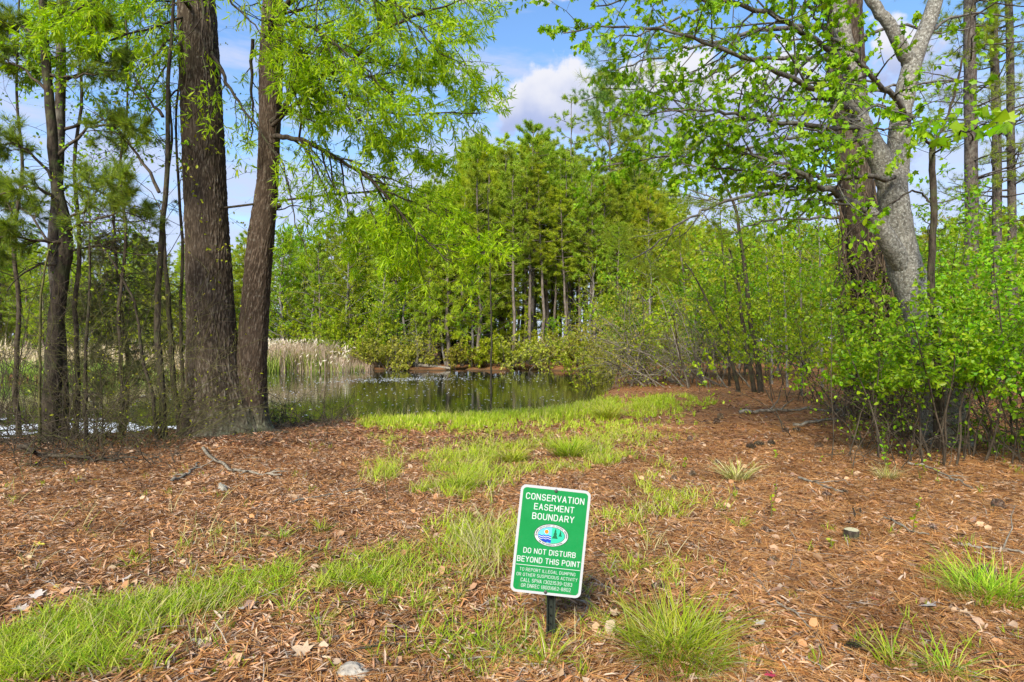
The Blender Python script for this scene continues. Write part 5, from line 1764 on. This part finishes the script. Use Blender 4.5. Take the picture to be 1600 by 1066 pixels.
# ================================================================== FAR TREES (a few kinds, each built once, then copied)
def pine_kind(H, crown0, nb, Lb, mat, r=.16, lv=5, seed=0, bark='bark_far', size=.34, top=1.0):
    RR.seed(100 + seed)
    t = thing('pine_tree', 'pine', 'tree', (0, 0, 0))
    T0, T1, A = Tubes(), Tubes(), []
    x = y = 0
    pts = []
    for i in range(9):
        pts.append(Vector((x, y, H * i / 8)))
        x += RR.gauss(0, .09)
        y += RR.gauss(0, .09)
    T0.add(pts, [r * (1 - .82 * i / 8) for i in range(9)], 9)
    spec = [dict(n=6, wob=.08, grav=.02, kids=6, k0=.25, ang=48, ratio=.42, rr=.5, flat=.4, sides=4, leaves=2, l0=.5),
            dict(n=3, wob=.14, grav=.06, leaves=lv, l0=.2, sides=3)]
    for k in range(nb):
        f = crown0 + (1 - crown0) * (k + RR.random()) / nb
        q, _ = interp_path(pts, min(f, .995))
        a = k * 2.4 + RR.uniform(-.5, .5)
        ff = (f - crown0) / (1 - crown0)
        prof = (.55 + .45 * math.sin(min(1, ff * 2.2) * math.pi / 2)) * (1 - ff ** 2.2 * .75) * top
        el = RR.uniform(-.15, .25) + .5 * ff
        grow(T1, A, q, Vector((math.cos(a), math.sin(a), el)).normalized(), Lb * prof * RR.uniform(.6, 1.2), .05 * (1 - .6 * ff), spec)
    for k in range(int(10 * crown0)):          # dead stubs below the crown
        f = RR.uniform(.15, crown0)
        q, _ = interp_path(pts, f)
        a = RR.uniform(0, 6.3)
        T1.add(walk(q, Vector((math.cos(a), math.sin(a), .1)), RR.uniform(.4, 1.3), 4, .15, 0), [.025, .02, .015, .01, .006], 3)
    link('trunk', T0.mesh('trunk'), M[bark], t)
    link('branches', T1.mesh('branches'), M[bark], t, 'stuff')
    foliage(t, np.array(A), size, TUFT_FAR, mat, 1.1, .3, .0, origin=(0, 0, 0))
    t['h'] = H
    return t


def leafy_kind(H, crown0, nb, Lb, mat, r=.12, seed=0, bark='bark_grey', size=.13, lv=11, rise=.6, name='leafy_tree', tmpl=OVATE):
    RR.seed(300 + seed)
    t = thing(name, 'tree', 'tree', (0, 0, 0))
    T0, T1, A = Tubes(), Tubes(), []
    x = y = 0
    pts = []
    for i in range(9):
        pts.append(Vector((x, y, H * i / 8)))
        x += RR.gauss(0, .16)
        y += RR.gauss(0, .16)
    T0.add(pts, [r * (1 - .85 * i / 8) for i in range(9)], 8)
    spec = [dict(n=6, wob=.12, grav=.02, kids=7, k0=.2, ang=48, ratio=.42, rr=.5, sides=4, leaves=4, l0=.5),
            dict(n=4, wob=.16, grav=.0, leaves=lv, l0=.15, sides=3)]
    for k in range(nb):
        f = crown0 + (1 - crown0) * (k + RR.random()) / nb
        q, _ = interp_path(pts, min(f, .99))
        a = k * 2.4 + RR.uniform(-.6, .6)
        ff = (f - crown0) / (1 - crown0)
        grow(T1, A, q, Vector((math.cos(a), math.sin(a), rise * (.5 + ff))).normalized(), Lb * (1 - .65 * ff) * RR.uniform(.6, 1.2), .045 * (1 - .5 * ff), spec)
    link('trunk', T0.mesh('trunk'), M[bark], t)
    link('branches', T1.mesh('branches'), M[bark], t, 'stuff')
    foliage(t, np.array(A), size, tmpl, mat, .4, .8, .1, origin=(0, 0, 0))
    t['h'] = H
    return t


KINDS = {
    'low': [pine_kind(13, .14, 64, 2.6, M['pine_y'], seed=1), pine_kind(14, .2, 60, 2.4, M['pine'], seed=2), pine_kind(12, .10, 62, 2.7, M['pine_y'], seed=3)],
    'mid': [pine_kind(17, .45, 48, 2.4, M['pine'], seed=4), pine_kind(18, .5, 44, 2.6, M['pine_y'], seed=5), pine_kind(17, .38, 46, 2.2, M['pine'], .14, seed=12)],
    'tall': [pine_kind(22, .56, 46, 3.2, M['pine'], .2, 7, seed=6, size=.42), pine_kind(22, .66, 18, 2.3, M['pine'], .14, 4, seed=7, bark='bark_grey')],
    'lime': [leafy_kind(11, .16, 42, 2.9, M['lime'], seed=1), leafy_kind(9.5, .2, 40, 2.6, M['bright'], seed=2), leafy_kind(10, .12, 40, 2.9, M['shrub_y'], seed=3)],
    'under': [leafy_kind(4.6, .06, 26, 1.7, M['lime'], .05, seed=4, lv=8, rise=1.1, name='understory_tree'), leafy_kind(4.2, .05, 26, 1.8, M['shrub_y'], .05, seed=5, lv=7, rise=1.2, name='understory_tree'),
              leafy_kind(3.6, .05, 24, 1.6, M['bright'], .05, seed=6, lv=7, rise=1.0, name='understory_tree')],
}
RR.seed(55)
used = set()
SKY = ([-400, -100, 0, 150, 300, 420, 480, 540, 600, 660, 700, 740, 780, 850, 905, 925, 1000, 1030, 1070, 1110, 1200, 1300, 1500, 1800],
       [340, 345, 355, 365, 372, 362, 372, 350, 310, 275, 262, 220, 212, 215, 225, 240, 245, 265, 330, 362, 350, 345, 335, 330])


def put(kind, x, y, top_px=None, H=None, label='', group=None, idx=None, rz=None, name=None):
    v = KINDS[kind]
    k = RR.randrange(len(v)) if idx is None else idx
    src = v[k]
    o = src if (kind, k) not in used else copy_tree(src)
    used.add((kind, k))
    if name:
        o.name = name
    z = g1(x, y) - .05
    if top_px is not None:
        H = CH + (HY - top_px) / F * y - z
    s = max(H, 1.5) / v[k]['h']
    o.location = (x, y, z)
    sx = s ** .6 if kind in ('mid', 'tall') else s
    o.scale = (sx, sx, s)
    o.rotation_euler = (0, 0, RR.uniform(0, 6.28) if rz is None else rz)
    o['label'] = label
    if group:
        o['group'] = group
    elif 'group' in o.keys():
        del o['group']
    return o


def sky_top(px):
    return float(np.interp(px, *SKY))


def X_at(px, d):
    return (px - CX) / F * d


# named individuals on the skyline
put('tall', X_at(948, 44), 44, 118, label='tallest pine on the skyline with a dark flat crown right of the cloud', idx=0)
put('tall', X_at(888, 45), 45, 150, label='thin crooked pine with a wispy top left of the tallest pine', idx=1)
put('tall', X_at(828, 43), 43, 196, label='broad topped pine below the white cloud', idx=0)
put('tall', X_at(1000, 46), 46, 205, label='pine just right of the tallest pine on the skyline', idx=0)
put('tall', X_at(745, 45), 45, 212, label='pine at the left shoulder of the central stand', idx=1)
# front rank across the pond
for px, top, kd, lab in ((440, 365, 'lime', 'lime green tree behind the reeds, nearest the big oak'), (505, 378, 'lime', 'yellow green tree behind the right half of the reeds'),
                         (560, 352, 'lime', 'round lime tree at the right end of the reeds'), (612, 350, 'low', 'bushy pine left of the red bank'),
                         (650, 390, 'lime', 'bright green tree over the red bank'), (700, 300, 'low', 'yellow green pine right of the red bank'),
                         (745, 262, 'low', 'full crowned pine behind the lone thin tree'), (800, 262, 'mid', 'pine with a clean trunk right of the lone thin tree'),
                         (845, 260, 'mid', 'pine in the middle of the row of clean trunks'), (880, 300, 'mid', 'shorter pine in the row of clean trunks'),
                         (925, 270, 'mid', 'pine above the rounded olive bush'), (965, 285, 'low', 'bushy pine above the end of the far shore'),
                         (1015, 300, 'low', 'bushy pine behind the grey twigged shore bush'), (1060, 345, 'low', 'short pine left of the gap in the skyline')):
    d = RR.uniform(40.5, 42.5)
    put(kd, X_at(px, d), d, top, label=lab)
cnt = 0
lab_g = {
    'low': ('bushy low crowned pine', 'low crowned pines across the pond'),
    'mid': ('clean trunked pine', 'clean trunked pines across the pond'),
    'lime': ('fresh green tree', 'broadleaf trees across the pond'),
    'under': ('small leafy tree', 'small trees under the pines'),
}


PLACES = ((0, 'left of the leaning pine'), (130, 'behind the leaning pine'), (290, 'behind the thin dark trees'), (420, 'behind the big oak'), (520, 'above the reeds'),
          (600, 'right of the reeds'), (680, 'above the red bank'), (750, 'left of the lone thin tree'), (800, 'right of the lone thin tree'), (880, 'above the collapsed grey branches'),
          (950, 'above the rounded olive bush'), (1060, 'above the grey twigged shore bush'), (1200, 'behind the leaning pair'), (1330, 'left of the vine clad pine'), (1470, 'behind the pale maple'), (9999, 'behind the three tall pines'))


def where(lb, px, d):
    pl = next(n_ for lim, n_ in PLACES if px < lim)
    rk = 'front rank' if d < 43 else 'second rank' if d < 48 else 'middle of the wood' if d < 56 else 'far back'
    return lb + ' ' + pl + ', ' + rk


def rank(px0, px1, n, d0, d1, kinds, dtop=12, drop=14):
    for i in range(n):
        px = px0 + (px1 - px0) * (i + RR.random()) / n
        d = RR.uniform(d0, d1)
        kd = RR.choice(kinds)
        top = sky_top(px) + RR.uniform(-dtop, drop)
        lb, gr = lab_g[kd]
        put(kd, X_at(px, d), d, top, label=where(lb, px, d), group=gr)


rank(540, 760, 12, 40.5, 43, ['lime'], -110, 190)
rank(930, 1120, 10, 39.5, 43, ['lime', 'low'], -110, 190)
rank(690, 770, 5, 41, 45, ['low'], -30, 120)
rank(770, 1000, 22, 41, 48, ['mid'], -20, 110)
rank(1000, 1100, 5, 41, 46, ['low'], -30, 120)
rank(540, 720, 10, 41, 46, ['low', 'lime'], -30, 110)
rank(-150, 560, 26, 40, 46, ['low', 'lime', 'low'], 4, 60)
rank(720, 1080, 24, 46, 56, ['mid'], 8, 60)
rank(560, 760, 12, 43, 50, ['low', 'mid', 'lime'], 6, 45)
rank(400, 600, 12, 44, 52, ['low', 'lime', 'mid'], 6, 30)
rank(-150, 400, 20, 40, 52, ['low', 'mid', 'lime'], 8, 50)
rank(1060, 1400, 26, 34, 48, ['low', 'lime', 'mid'], 6, 30)
rank(1400, 1750, 20, 26, 40, ['low', 'mid', 'lime'], 6, 40)
rank(-200, 1800, 60, 52, 70, ['low', 'low', 'mid'], 0, 40)
rank(-200, 1800, 40, 75, 100, ['low'], 0, 25)
for i in range(110):
    px = RR.uniform(-100, 1150)
    d = RR.uniform(41.5, 50)
    lb, gr = lab_g['under']
    put('under', X_at(px, d), d, None, H=RR.uniform(2.0, 6.0), label=where(lb, px, d), group=gr)
for i in range(34):
    px = RR.uniform(1060, 1700)
    d = RR.uniform(22, 36)
    put('under', X_at(px, d), d, None, H=RR.uniform(3, 6), label=where('small leafy tree', px, d), group='small trees on the right beyond the slope')
print('objects', len(bpy.data.objects))
# ================================================================== SMALL THINGS ON THE GROUND
def dead_branch(label, pts, r, kids=3, mat='bark_light', lift=.02, name='fallen_branch', cat='branch'):
    ps = []
    for p in pts:
        q = G(*p)
        q.z += lift + r
        ps.append(q)
    c = ps[0].copy()
    t = thing(name, label, cat, c)
    T = Tubes()
    sp = smooth_path(ps, 4, r * .5)
    n_ = len(sp)
    T.add(sp, [r * (1 - .6 * i / (n_ - 1)) for i in range(n_)], 7)
    link('stem', T.mesh('stem', c), M[mat], t)
    T = Tubes()
    for _ in range(kids):
        q, tt = interp_path(sp, RR.uniform(.2, .9))
        dd = rot_off(tt, math.radians(RR.uniform(25, 60)), .8)
        p2 = walk(q, dd, min(RR.uniform(5, 16) * r * 2, RR.uniform(.15, .45)), 4, .25, 0)
        for u in p2[1:]:
            u.z = max(u.z, g1(u.x, u.y) + .008)
        T.add(p2, [r * .5 * (1 - .7 * i / 4) for i in range(5)], 4)
    if T.n:
        link('side_twigs', T.mesh('side_twigs', c), M[mat], t, 'stuff')
    return t


dead_branch('long curved grey branch lying on the ground at the far left edge', [(-20, 682), (28, 700), (62, 716), (110, 720), (160, 724), (215, 722)], .032, 10, 'twig')
dead_branch('grey forked branch on leaf litter in front of the big oak', [(316, 706), (335, 722), (360, 738), (400, 745), (440, 748)], .022, 7)
dead_branch('short mossy stick in front of the forked branch', [(266, 757), (285, 750), (300, 740), (311, 728)], .020, 2)
dead_branch('long pale branch across the needle slope, upper of two', [(1155, 648), (1200, 646), (1260, 644), (1300, 645), (1340, 638)], .035, 5)
dead_branch('long pale branch across the needle slope, lower of two', [(1240, 668), (1280, 664), (1320, 656), (1335, 654)], .03, 3)
dead_branch('broken grey stick among needles above the stump', [(1250, 752), (1275, 760), (1300, 770), (1318, 774)], .014, 2)
dead_branch('bare straight stick right of the stump', [(1382, 814), (1405, 826), (1430, 838), (1452, 842)], .010, 1)
dead_branch('smooth tan stick running out of the right edge', [(1496, 857), (1530, 862), (1570, 866), (1612, 876)], .012, 2)
dead_branch('thin white forked twig curving through the needles at the bottom right', [(1178, 905), (1215, 950), (1240, 962), (1262, 985), (1282, 1008), (1278, 1035), (1284, 1056)], .006, 4)
dead_branch('thin grey twig left of the white forked twig', [(1122, 960), (1140, 985), (1165, 1000), (1195, 1022)], .004, 3)
dead_branch('pale twig slanting down from the sign toward the post', [(922, 930), (915, 960), (900, 985), (885, 1005)], .006, 2)
dead_branch('slender grey twig lying across the grass under the sign', [(720, 1040), (770, 1036), (820, 1046), (870, 1044)], .004, 5)
dead_branch('dark slender twig at the bottom left of the post', [(535, 1030), (590, 1018), (640, 1012), (720, 1000)], .005, 4, 'twig')
dead_branch('pale dry stick beside the middle sward', [(455, 790), (500, 780), (545, 772), (575, 765)], .010, 1)
dead_branch('grey stick near the right thicket', [(1420, 728), (1450, 735), (1480, 748), (1520, 768)], .014, 3)
dead_branch('grey stick lying under the right shrubs', [(1530, 690), (1560, 700), (1610, 712)], .02, 3)
for k in range(26):
    x_ = RR.uniform(20, 1580)
    y_ = RR.uniform(700, 1040)
    a = RR.uniform(-60, 60)
    dead_branch('thin dead twig on the litter ' + ('left of the big grass band' if x_ < 300 else 'in front of the oak' if x_ < 560 and y_ < 850 else 'left of the sign' if x_ < 800 else 'right of the sign' if x_ < 1150 else 'near the stump' if y_ < 900 else 'at the lower right'), [(x_, y_), (x_ + a * .5, y_ + RR.uniform(-8, 8)), (x_ + a, y_ + RR.uniform(-14, 14))], RR.uniform(.003, .006), 2, RR.choice(('bark_light', 'twig')), .012)['group'] = 'loose dead twigs on the ground'


def chip(label, px, py, L, W, H, rz, mat, name='bark_chip', cat='bark chip'):
    c = G(px, py)
    n_ = 9
    V, Fs = [], []
    r_ = np.random.default_rng(int(px * 7 + py))
    for i in range(n_):
        t = i / (n_ - 1)
        w = W * (.35 + .65 * math.sin(math.pi * min(max(t, .08), .92))) * r_.uniform(.8, 1.2)
        for j in range(7):
            a = math.pi * j / 6
            V.append(((t - .5) * L, math.cos(a) * w * .5 + r_.normal() * W * .03, math.sin(a) * H * r_.uniform(.75, 1.1) - .004))
    for i in range(n_ - 1):
        for j in range(6):
            Fs.append((i * 7 + j, i * 7 + j + 1, i * 7 + 8 + j, i * 7 + 7 + j))
    Fs += [tuple(range(6, -1, -1)), tuple((n_ - 1) * 7 + j for j in range(7))]
    me = bpy.data.meshes.new(name)
    me.from_pydata(V, [], Fs)
    me.update()
    ob = link(name, me, mat)
    ob.location = c + Vector((0, 0, .008))
    ob.rotation_euler = (RR.uniform(-.1, .1), RR.uniform(-.1, .1), rz)
    tag(ob, label, cat)
    return ob


M['chip'] = bark_mat('bleached wood', (.17, .155, .12), (.34, .31, .25), 40, .5, .5)
M['rock'] = bark_mat('pale rock', (.22, .19, .155), (.38, .34, .28), 22, 1, .6)
chip('pale rotten wood chunk on the leaves in front of the big oak', 348, 766, .24, .09, .05, -.9, M['chip'])
chip('grey weathered wood chip left of the pale maple leaf', 503, 974, .13, .045, .022, -.35, M['chip'])
chip('flat grey wood chip in the bottom left grass', 316, 1010, .12, .05, .02, -.4, M['chip'])
chip('slanted grey wood chip at the bottom left corner', 52, 1047, .14, .055, .02, .6, M['chip'])
import bmesh
bm = bmesh.new()
bmesh.ops.create_icosphere(bm, subdivisions=4, radius=1)
co = np.array([v.co[:] for v in bm.verts])
nn_ = vnoise(co * 1.3 + 7, 2) * .5 + vnoise(co * 3.1 + 3, 3) * .25 + vnoise(co * 8 + 3, 4) * .07
for v, k in zip(bm.verts, nn_):
    v.co = v.co * (.62 + k)
    v.co = Vector((v.co.x * .062, v.co.y * .05, v.co.z * .034))
me = bpy.data.meshes.new('rock')
bm.to_mesh(me)
bm.free()
ob = link('rock', me, M['rock'])
ob.location = G(550, 1056) + Vector((0, 0, .012))
tag(ob, 'pale rounded rock at the bottom edge left of the sign', 'rock')
chip('tiny pale stone among needles below the stump', 1312, 902, .045, .035, .018, .3, M['rock'], 'stone', 'stone')
chip('pale chip on the tan stick at the right edge', 1540, 860, .06, .04, .02, .3, M['chip'])

# stump
c = G(1330, 842)
st = thing('tree_stump', 'small sawn stump with a pale cut top among the needles', 'stump', c)
T = Tubes()
T.add([(0, 0, -.05), (0, 0, .0), (.002, 0, .03), (.003, 0, .062), (.003, 0, .064)], [.062, .056, .049, .047, .046], 18)
link('stem', T.mesh('stem'), M['bark_dark'], st)
V = [(0.003, 0, .066)] + [(.003 + .046 * math.cos(a) * (1 + .04 * math.sin(3 * a)), .046 * math.sin(a), .064 + .002 * math.sin(2 * a)) for a in np.arange(18) / 18 * 6.283]
me = bpy.data.meshes.new('cut_face')
me.from_pydata(V, [], [(0, 1 + i, 1 + (i + 1) % 18) for i in range(18)])
link('cut_face', me, bark_mat('sawn wood', (.36, .31, .18), (.50, .46, .30), 60, 1, .3), st)
# stubs beside it
for i, (a, b, h) in enumerate(((1335, 812, .09), (1344, 808, .07), (1326, 822, .05))):
    c = G(a, b)
    T = Tubes()
    T.add([(0, 0, -.02), (.004, 0, h * .5), (.012 * (i - 1), 0, h)], [.009, .008, .006], 7)
    ob = link('sapling_stub', T.mesh('sapling_stub'), M['bark_dark'])
    ob.location = c
    tag(ob, ('taller dark cut sapling stub behind the stump', 'slanted dark cut sapling stub behind the stump', 'shortest dark stub touching the stump')[i], 'stub')

# pine cones: overlapping woody scales round a core
V, Fs = [], []
for k in range(74):
    t = (k + .5) / 74
    a = k * 2.39996
    z = -.5 + t * 1.0
    rad = .40 * math.sin(math.pi * (t * .86 + .10)) ** .8
    ca, sa_ = math.cos(a), math.sin(a)
    tilt = .30 * (1 - t) + .05
    b0 = np.array([ca * rad * .35, sa_ * rad * .35, z + .02])
    tip = np.array([ca * rad * 1.05, sa_ * rad * 1.05, z + tilt * .45])
    s_ = np.array([-sa_, ca, 0]) * .085
    up = np.array([0, 0, .035])
    n0 = len(V)
    V += [b0 - s_ * .5, b0 + s_ * .5, tip + s_, tip - s_, tip + up * 1.2 + np.array([ca, sa_, 0]) * .04]
    Fs += [(n0, n0 + 1, n0 + 2, n0 + 3), (n0 + 3, n0 + 2, n0 + 4)]
CV, CF = V, Fs
cone_scales = bpy.data.meshes.new('scales')
cone_scales.from_pydata([tuple(v) for v in CV], [], CF)
M['cone'] = leaf_mat('cone scales', [(.09, .055, .035), (.16, .10, .06), (.05, .03, .02), (.24, .18, .13)], .0, .8, .15)
cone_scales.materials.append(M['cone'])
T = Tubes()
T.add([(0, 0, -.5), (0, 0, -.3), (0, 0, 0), (0, 0, .3), (0, 0, .52)], [.08, .2, .24, .17, .02], 10)
cone_core = T.mesh('core')
cone_core.materials.append(M['bark_dark'])
cones = [(1030, 925, .085, 'open pine cone on the leaves right of the sign'), (1208, 881, .07, 'dark pine cone between the sign and the stump'), (1181, 853, .065, 'pine cone up and left of another near the stump'),
         (1543, 909, .12, 'largest pine cone, lying in the tuft at the right edge'), (1558, 795, .11, 'pine cone below the right thicket'), (1292, 777, .08, 'pine cone at the end of the broken grey stick'),
         (1318, 773, .07, 'small pine cone touching the broken grey stick'), (1197, 834, .075, 'grey pine cone left of the stump'), (1457, 830, .07, 'pine cone at the end of the straight stick'),
         (1332, 1018, .07, 'closed pine cone near the bottom edge'), (1122, 726, .09, 'pine cone beside the dry tuft'), (1083, 745, .09, 'lone pine cone left of the dry tuft'),
         (1052, 752, .08, 'pine cone on the edge of the middle sward'), (1174, 702, .13, 'leftmost pine cone of a heap on the needle slope'), (1186, 698, .13, 'pine cone in the middle of the heap on the needle slope'),
         (1206, 697, .12, 'pine cone right of the heap on the needle slope'), (1280, 702, .13, 'pine cone lying alone farther right on the needle slope'), (1078, 690, .11, 'dark pine cone left of the heap'),
         (1120, 662, .14, 'distant pine cone high on the needle slope'), (1125, 654, .14, 'farthest pine cone high on the needle slope'), (1228, 678, .13, 'pine cone under the pale branches'),
         (1245, 675, .12, 'pine cone next to the lower pale branch'), (768, 762, .09, 'pine cone in the gap of the middle sward'), (1010, 660, .12, 'pine cone by the tall lime tuft'),
         (1150, 770, .08, 'pine cone below the dry tuft'), (347, 884, .05, 'small dark cone in the leaves left of the sign')]
for i, (px, py, s, lab) in enumerate(cones):
    c = G(px, py)
    t = thing('pine_cone', lab, 'pine cone', c + Vector((0, 0, s * .33)), 'pine cones on the ground')
    a = bpy.data.objects.new('scales', cone_scales)
    b = bpy.data.objects.new('core', cone_core)
    for q in (a, b):
        COL.objects.link(q)
        q.parent = t
    a['kind'] = 'stuff'
    t.scale = (s, s, s)
    t.rotation_euler = (math.radians(RR.uniform(65, 105)), RR.uniform(-.3, .3), RR.uniform(0, 6.28))

# single conspicuous fallen leaves
LOBED = (np.array([(0, 0, 0), (.12, .18, .02), (.42, .10, .10), (.30, .34, .04), (.55, .55, .14), (.22, .58, .04), (.18, .85, .08), (0, 1, .04),
                   (-.18, .82, .10), (-.22, .58, .04), (-.52, .60, .12), (-.30, .34, .03), (-.40, .12, .12), (-.12, .18, .02)]), None)
lob = bpy.data.meshes.new('fallen_leaf')
lob.from_pydata([tuple(v) for v in LOBED[0]], [], [(0, 1, 2, 3, 4, 5, 6, 7), (0, 7, 8, 9, 10, 11, 12, 13)])
yel = flat_mat('yellow leaf', (.46, .38, .05), .5)
tan_ = bark_mat('tan leaf', (.36, .24, .14), (.50, .37, .25), 40, 1, .3)
pal = bark_mat('pale leaf', (.34, .28, .24), (.48, .42, .37), 40, 1, .3)
red = flat_mat('magenta leaf', (.42, .04, .08), .5)
sing = [(487, 1030, .10, tan_, 'large tan lobed maple leaf lying left of the pale rock'), (1440, 953, .09, pal, 'grey pink lobed leaf near the bright tuft at the bottom right'),
        (160, 754, .10, yel, 'yellow leaf on the litter below the long curved branch'), (50, 858, .07, yel, 'yellow leaf near the left edge, middle height'), (20, 862, .07, yel, 'yellow leaf at the very left edge'),
        (78, 926, .07, yel, 'yellow leaf above the left grass, right of the grey leaves'), (45, 927, .07, tan_, 'ochre leaf above the left grass'), (90, 952, .07, yel, 'long yellow leaf at the edge of the left grass'),
        (255, 884, .06, yel, 'yellow leaf near the tall green stem'), (1212, 1064, .05, red, 'magenta leaf at the bottom edge'), (1365, 945, .045, red, 'magenta leaf pair, upper one'), (1384, 954, .045, red, 'magenta leaf pair, lower one'),
        (196, 909, .07, pal, 'whitish leaf beside the little green tuft'), (55, 944, .08, pal, 'pale grey leaf by the left grass'), (28, 956, .08, pal, 'pale grey leaf near the left edge'),
        (1500, 960, .07, tan_, 'tan leaf in front of the bright tuft at the right'), (970, 965, .08, tan_, 'tan leaf right of the sign post'), (1095, 790, .05, yel, 'small yellow leaf upright in the sparse sward'),
        (560, 880, .06, pal, 'pale leaf on litter left of the sign'), (1070, 722, .07, yel, 'bright yellow sprig leaf left of the dry tuft'), (380, 955, .06, pal, 'pale leaf in the foreground grass strip'),
        (620, 985, .07, tan_, 'tan curled leaf left of the sign foot'), (1180, 985, .06, pal, 'pale curled leaf near the white forked twig'), (1240, 930, .06, tan_, 'tan leaf above the white forked twig')]
for px, py, s, mt, lab in sing:
    c = G(px, py)
    me = lob.copy()
    me.materials.append(mt)
    ob = bpy.data.objects.new('fallen_leaf', me)
    COL.objects.link(ob)
    ob.location = c + Vector((0, 0, .026))
    ob.scale = (s, s, s)
    ob.rotation_euler = (RR.uniform(-.25, .35), RR.uniform(-.3, .3), RR.uniform(0, 6.28))
    tag(ob, lab, 'leaf', 'fallen leaves that stand out')

# upright green stems and seedlings
def stem_plant(label, px, py, h, n, mat, leafm, cat='plant', name='green_stem', lsz=.03):
    c = G(px, py)
    t = thing(name, label, cat, c)
    T, A = Tubes(), []
    for _ in range(n):
        d = Vector((RR.gauss(0, .05), RR.gauss(0, .05), 1)).normalized()
        pts = walk(Vector(c) + Vector((RR.gauss(0, .01) * n, RR.gauss(0, .01) * n, -.01)), d, h * RR.uniform(.7, 1.1), 7, .06, 0)
        T.add(pts, [.0045 * (1 - .7 * i / 7) for i in range(8)], 5)
        for k in range(9):
            q, tt = interp_path(pts, RR.uniform(.25, .99))
            A.append((*q, *rot_off(tt, .9)))
    link('stem', T.mesh('stem', c), mat, t)
    foliage(t, np.array(A), lsz, OVATE, leafm, .8, .4, 0, name='leaves')
    return t


stem_plant('tall thin green stem standing in the litter at the left', 241, 890, .34, 1, M['twig_g'], M['shrub_y'], lsz=.014)
stem_plant('thin green stem rising from the middle sward', 606, 785, .36, 1, M['twig_g'], M['shrub_y'], lsz=.016)
stem_plant('leafy yellow seedling left of the dry tuft', 1072, 735, .16, 1, M['twig_g'], M['shrub_y'], lsz=.05)
stem_plant('seedling by the right edge of the sign', 1024, 796, .14, 1, M['twig_g'], M['shrub_y'], lsz=.035)
stem_plant('yellow leaved seedling under the thin pole saplings', 1284, 640, .4, 2, M['twig_g'], M['shrub_y'], lsz=.07)
stem_plant('pair of yellow green seedlings on the needle slope', 1336, 690, .45, 3, M['twig_g'], M['shrub_y'], lsz=.06)
stem_plant('green seedling behind the dark tuft at the right', 1385, 740, .45, 2, M['twig_g'], M['shrub'], lsz=.04)
stem_plant('tall thin seedling left of the stump', 1212, 775, .20, 1, M['twig'], M['shrub_y'], lsz=.02)
for k in range(22):
    x_, y_ = RR.choice(((RR.uniform(1050, 1600), RR.uniform(650, 860)), (RR.uniform(300, 760), RR.uniform(680, 800)), (RR.uniform(1380, 1600), RR.uniform(670, 800))))
    stem_plant('little yellow green seedling poking out of the litter', x_, y_, RR.uniform(.08, .3), 1, M['twig_g'], M['shrub_y'], name='seedling', lsz=.03)['group'] = 'little seedlings in the litter'
# fallen log on the far bank
T = Tubes()
p0, p1 = G(655, 571), G(705, 573)
p0.y = p1.y = 39.2
for p in (p0, p1):
    p.z = g1(p.x, p.y) + .12
T.add([p0, (p0 + p1) / 2 + Vector((0, 0, .03)), p1], [.12, .11, .09], 8)
ob = link('fallen_log', T.mesh('fallen_log', p0), M['bark_light'])
ob.location = p0
tag(ob, 'pale log lying on the red bank across the pond', 'log')
print('objects', len(bpy.data.objects), 'tris', sum(len(m.loops) - 2 * len(m.polygons) for m in bpy.data.meshes))
